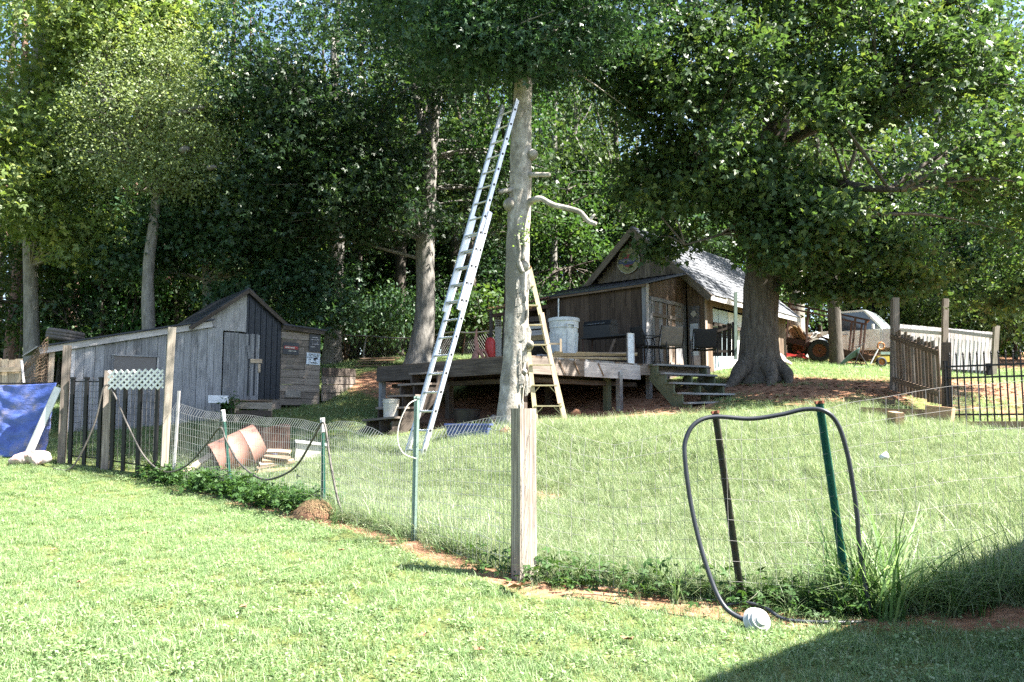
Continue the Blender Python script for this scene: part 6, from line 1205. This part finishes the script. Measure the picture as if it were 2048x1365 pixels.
plank('post', PG(1893, 24.1, -.1), P(1891, 598, 24.1), .15, .12, 'grey_brown_board', wf, V(0, -1, 0)); plank('post', PG(1991, 23.3, -.1), P(1993, 652, 23.3), .14, .12, 'post_wood', wf, V(0, -1, 0))
irn = thing('iron_fence', PG(1980, 13.7), 'black iron picket fence with spear tips on the timber kerb', 'fence'); i0, i1 = V(GX(1906, 14.1), 14.1, 0), V(GX(2240, 12.7), 12.7, 0); npk = 23
zl = lambda py, f: P(1906, py, 14.1).z
for k in range(npk):
    f = k / (npk - 1); p = i0.lerp(i1, f); z0, z1 = zl(845, f), zl(713, f); mb = MB(); mb.box((p.x, p.y, (z0 + z1) / 2), (.019, .019, z1 - z0)); pk_ = mb.build('picket', 'black_metal', irn)
    mb = MB(); mb.lathe([(.001, .075), (.02, .025), (.012, .0), (.016, -.012), (.001, -.02)], 6, Matrix.Translation((p.x, p.y, z1))); mb.build('spear_tip', 'black_metal', pk_, M=WM[pk_.name].copy())
for py in (734, 757, 830): mb = MB(); mb.beam(V(i0.x - .05, i0.y - .02, zl(py, 0)), V(i1.x, i1.y - .02, zl(py, 0)), .035, .03); mb.build('rail', 'black_metal', irn)
for f in (0.0, .8): p = i0.lerp(i1, f) + V(-.06 if f == 0 else 0, 0, 0); mb = MB(); mb.box((p.x, p.y + .03, (zl(850, 0) + zl(722, 0)) / 2), (.055, .055, zl(722, 0) - zl(850, 0))); mb.build('post', 'black_metal', irn)
mb = MB(); p = i0.lerp(i1, .245); mb.box((p.x, p.y - .03, zl(742, 0)), (.06, .05, .20)); mb.build('latch', 'black_metal', irn)
def tim(a, c, h, w__, label, m='timber'): return tag(plank('landscape_timber', a, c, w__, h, m, None, V(0, 0, 1)), label, 'timber')
tim(V(i0.x - .25, i0.y - .12, zl(853, 0)), V(i1.x, i1.y - .12, zl(853, 0)), .16, .12, 'long timber kerb under the iron fence')
a = P(1852, 826, 13.9); tim(a, P(1906, 832, 13.6), .26, .16, 'short stacked timber block at the foot of the brown square post')
tim(P(1722, 822, 14.6), P(1862, 828, 13.9), .13, .12, 'half-buried timber edging the shaded bank before the board gate'); tim(P(1783, 836, 13.6), P(1800, 840, 13.3), .22, .14, 'short timber stub set in the grass before the timber edging')
tim(P(1690, 800, 15.6), P(1790, 806, 15.2), .12, .12, 'dark timber edging lying under the oak shade', 'brown_board')
nm_ = thing('plastic_netting', P(1925, 800, 14.3), 'dark plastic netting heaped behind the iron fence', 'net'); mb = MB()
def nf2(u, v): return P(1908 + 34 * u, 780 + 58 * v + 10 * u * (1 - v), 14.45 + .2 * math.sin(4 * u) + .1 * v)
for k in range(15): mb.tube([nf2(k / 14, j / 8) for j in range(9)], .004, 4, False); mb.tube([nf2(j / 8, k / 14) for j in range(9)], .004, 4, False)
o = mb.build('mesh', 'dark_wire', nm_); o['kind'] = 'stuff'
# ------------------------------------------------------------------ the house beside the lawn, outside the picture, whose eave shades the corner
SD = Vector((SUN.x, SUN.y)); 
def eave(x, y, h): g = G(x, y); k = (h - g) / SUN.z; return V(x + SUN.x * k, y + SUN.y * k, h)
EH = 3.3; e0, e1 = eave(1.0, 4.4, EH), eave(5.3, 7.9, EH); ed = (e1 - e0).normalized(); e0 = e0 - ed * 1.2; e1 = e1 + ed * 5; on = V(ed.y, -ed.x, 0)
hs = thing('house', e0 + on * .5, 'house with grey siding beside the lawn whose eave shades the corner', 'house')
mb = MB(); mb.prism([e0, e1, e1 + on * 4.2 + V(0, 0, 2.0), e0 + on * 4.2 + V(0, 0, 2.0)], (0, 0, .06)); mb.build('roof', 'shingle', hs)
plank('fascia', e0 + V(0, 0, -.06), e1 + V(0, 0, -.06), .16, .025, 'white_paint', hs, -on)
w0, w1 = e0 + on * .45 + ed * .3, e1 + on * .45 - ed * .3
for k in range(20): z_ = -.1 + k * .168; plank('siding_board', V(w0.x, w0.y, z_), V(w1.x, w1.y, z_), .175, .02, 'house_siding', hs, -on + V(0, 0, .12))
mb = MB(); mb.prism([V(w0.x, w0.y, -.3), V(w0.x + on.x * 3.7, w0.y + on.y * 3.7, -.3), V(w0.x + on.x * 3.7, w0.y + on.y * 3.7, 4.9), V(w0.x, w0.y, 3.2)], ed * .05); mb.build('gable_wall', 'house_siding', hs)
mb = MB(); mb.prism([V(w1.x, w1.y, -.3), V(w1.x + on.x * 3.7, w1.y + on.y * 3.7, -.3), V(w1.x + on.x * 3.7, w1.y + on.y * 3.7, 4.9), V(w1.x, w1.y, 3.2)], ed * -.05); mb.build('gable_wall', 'house_siding', hs)
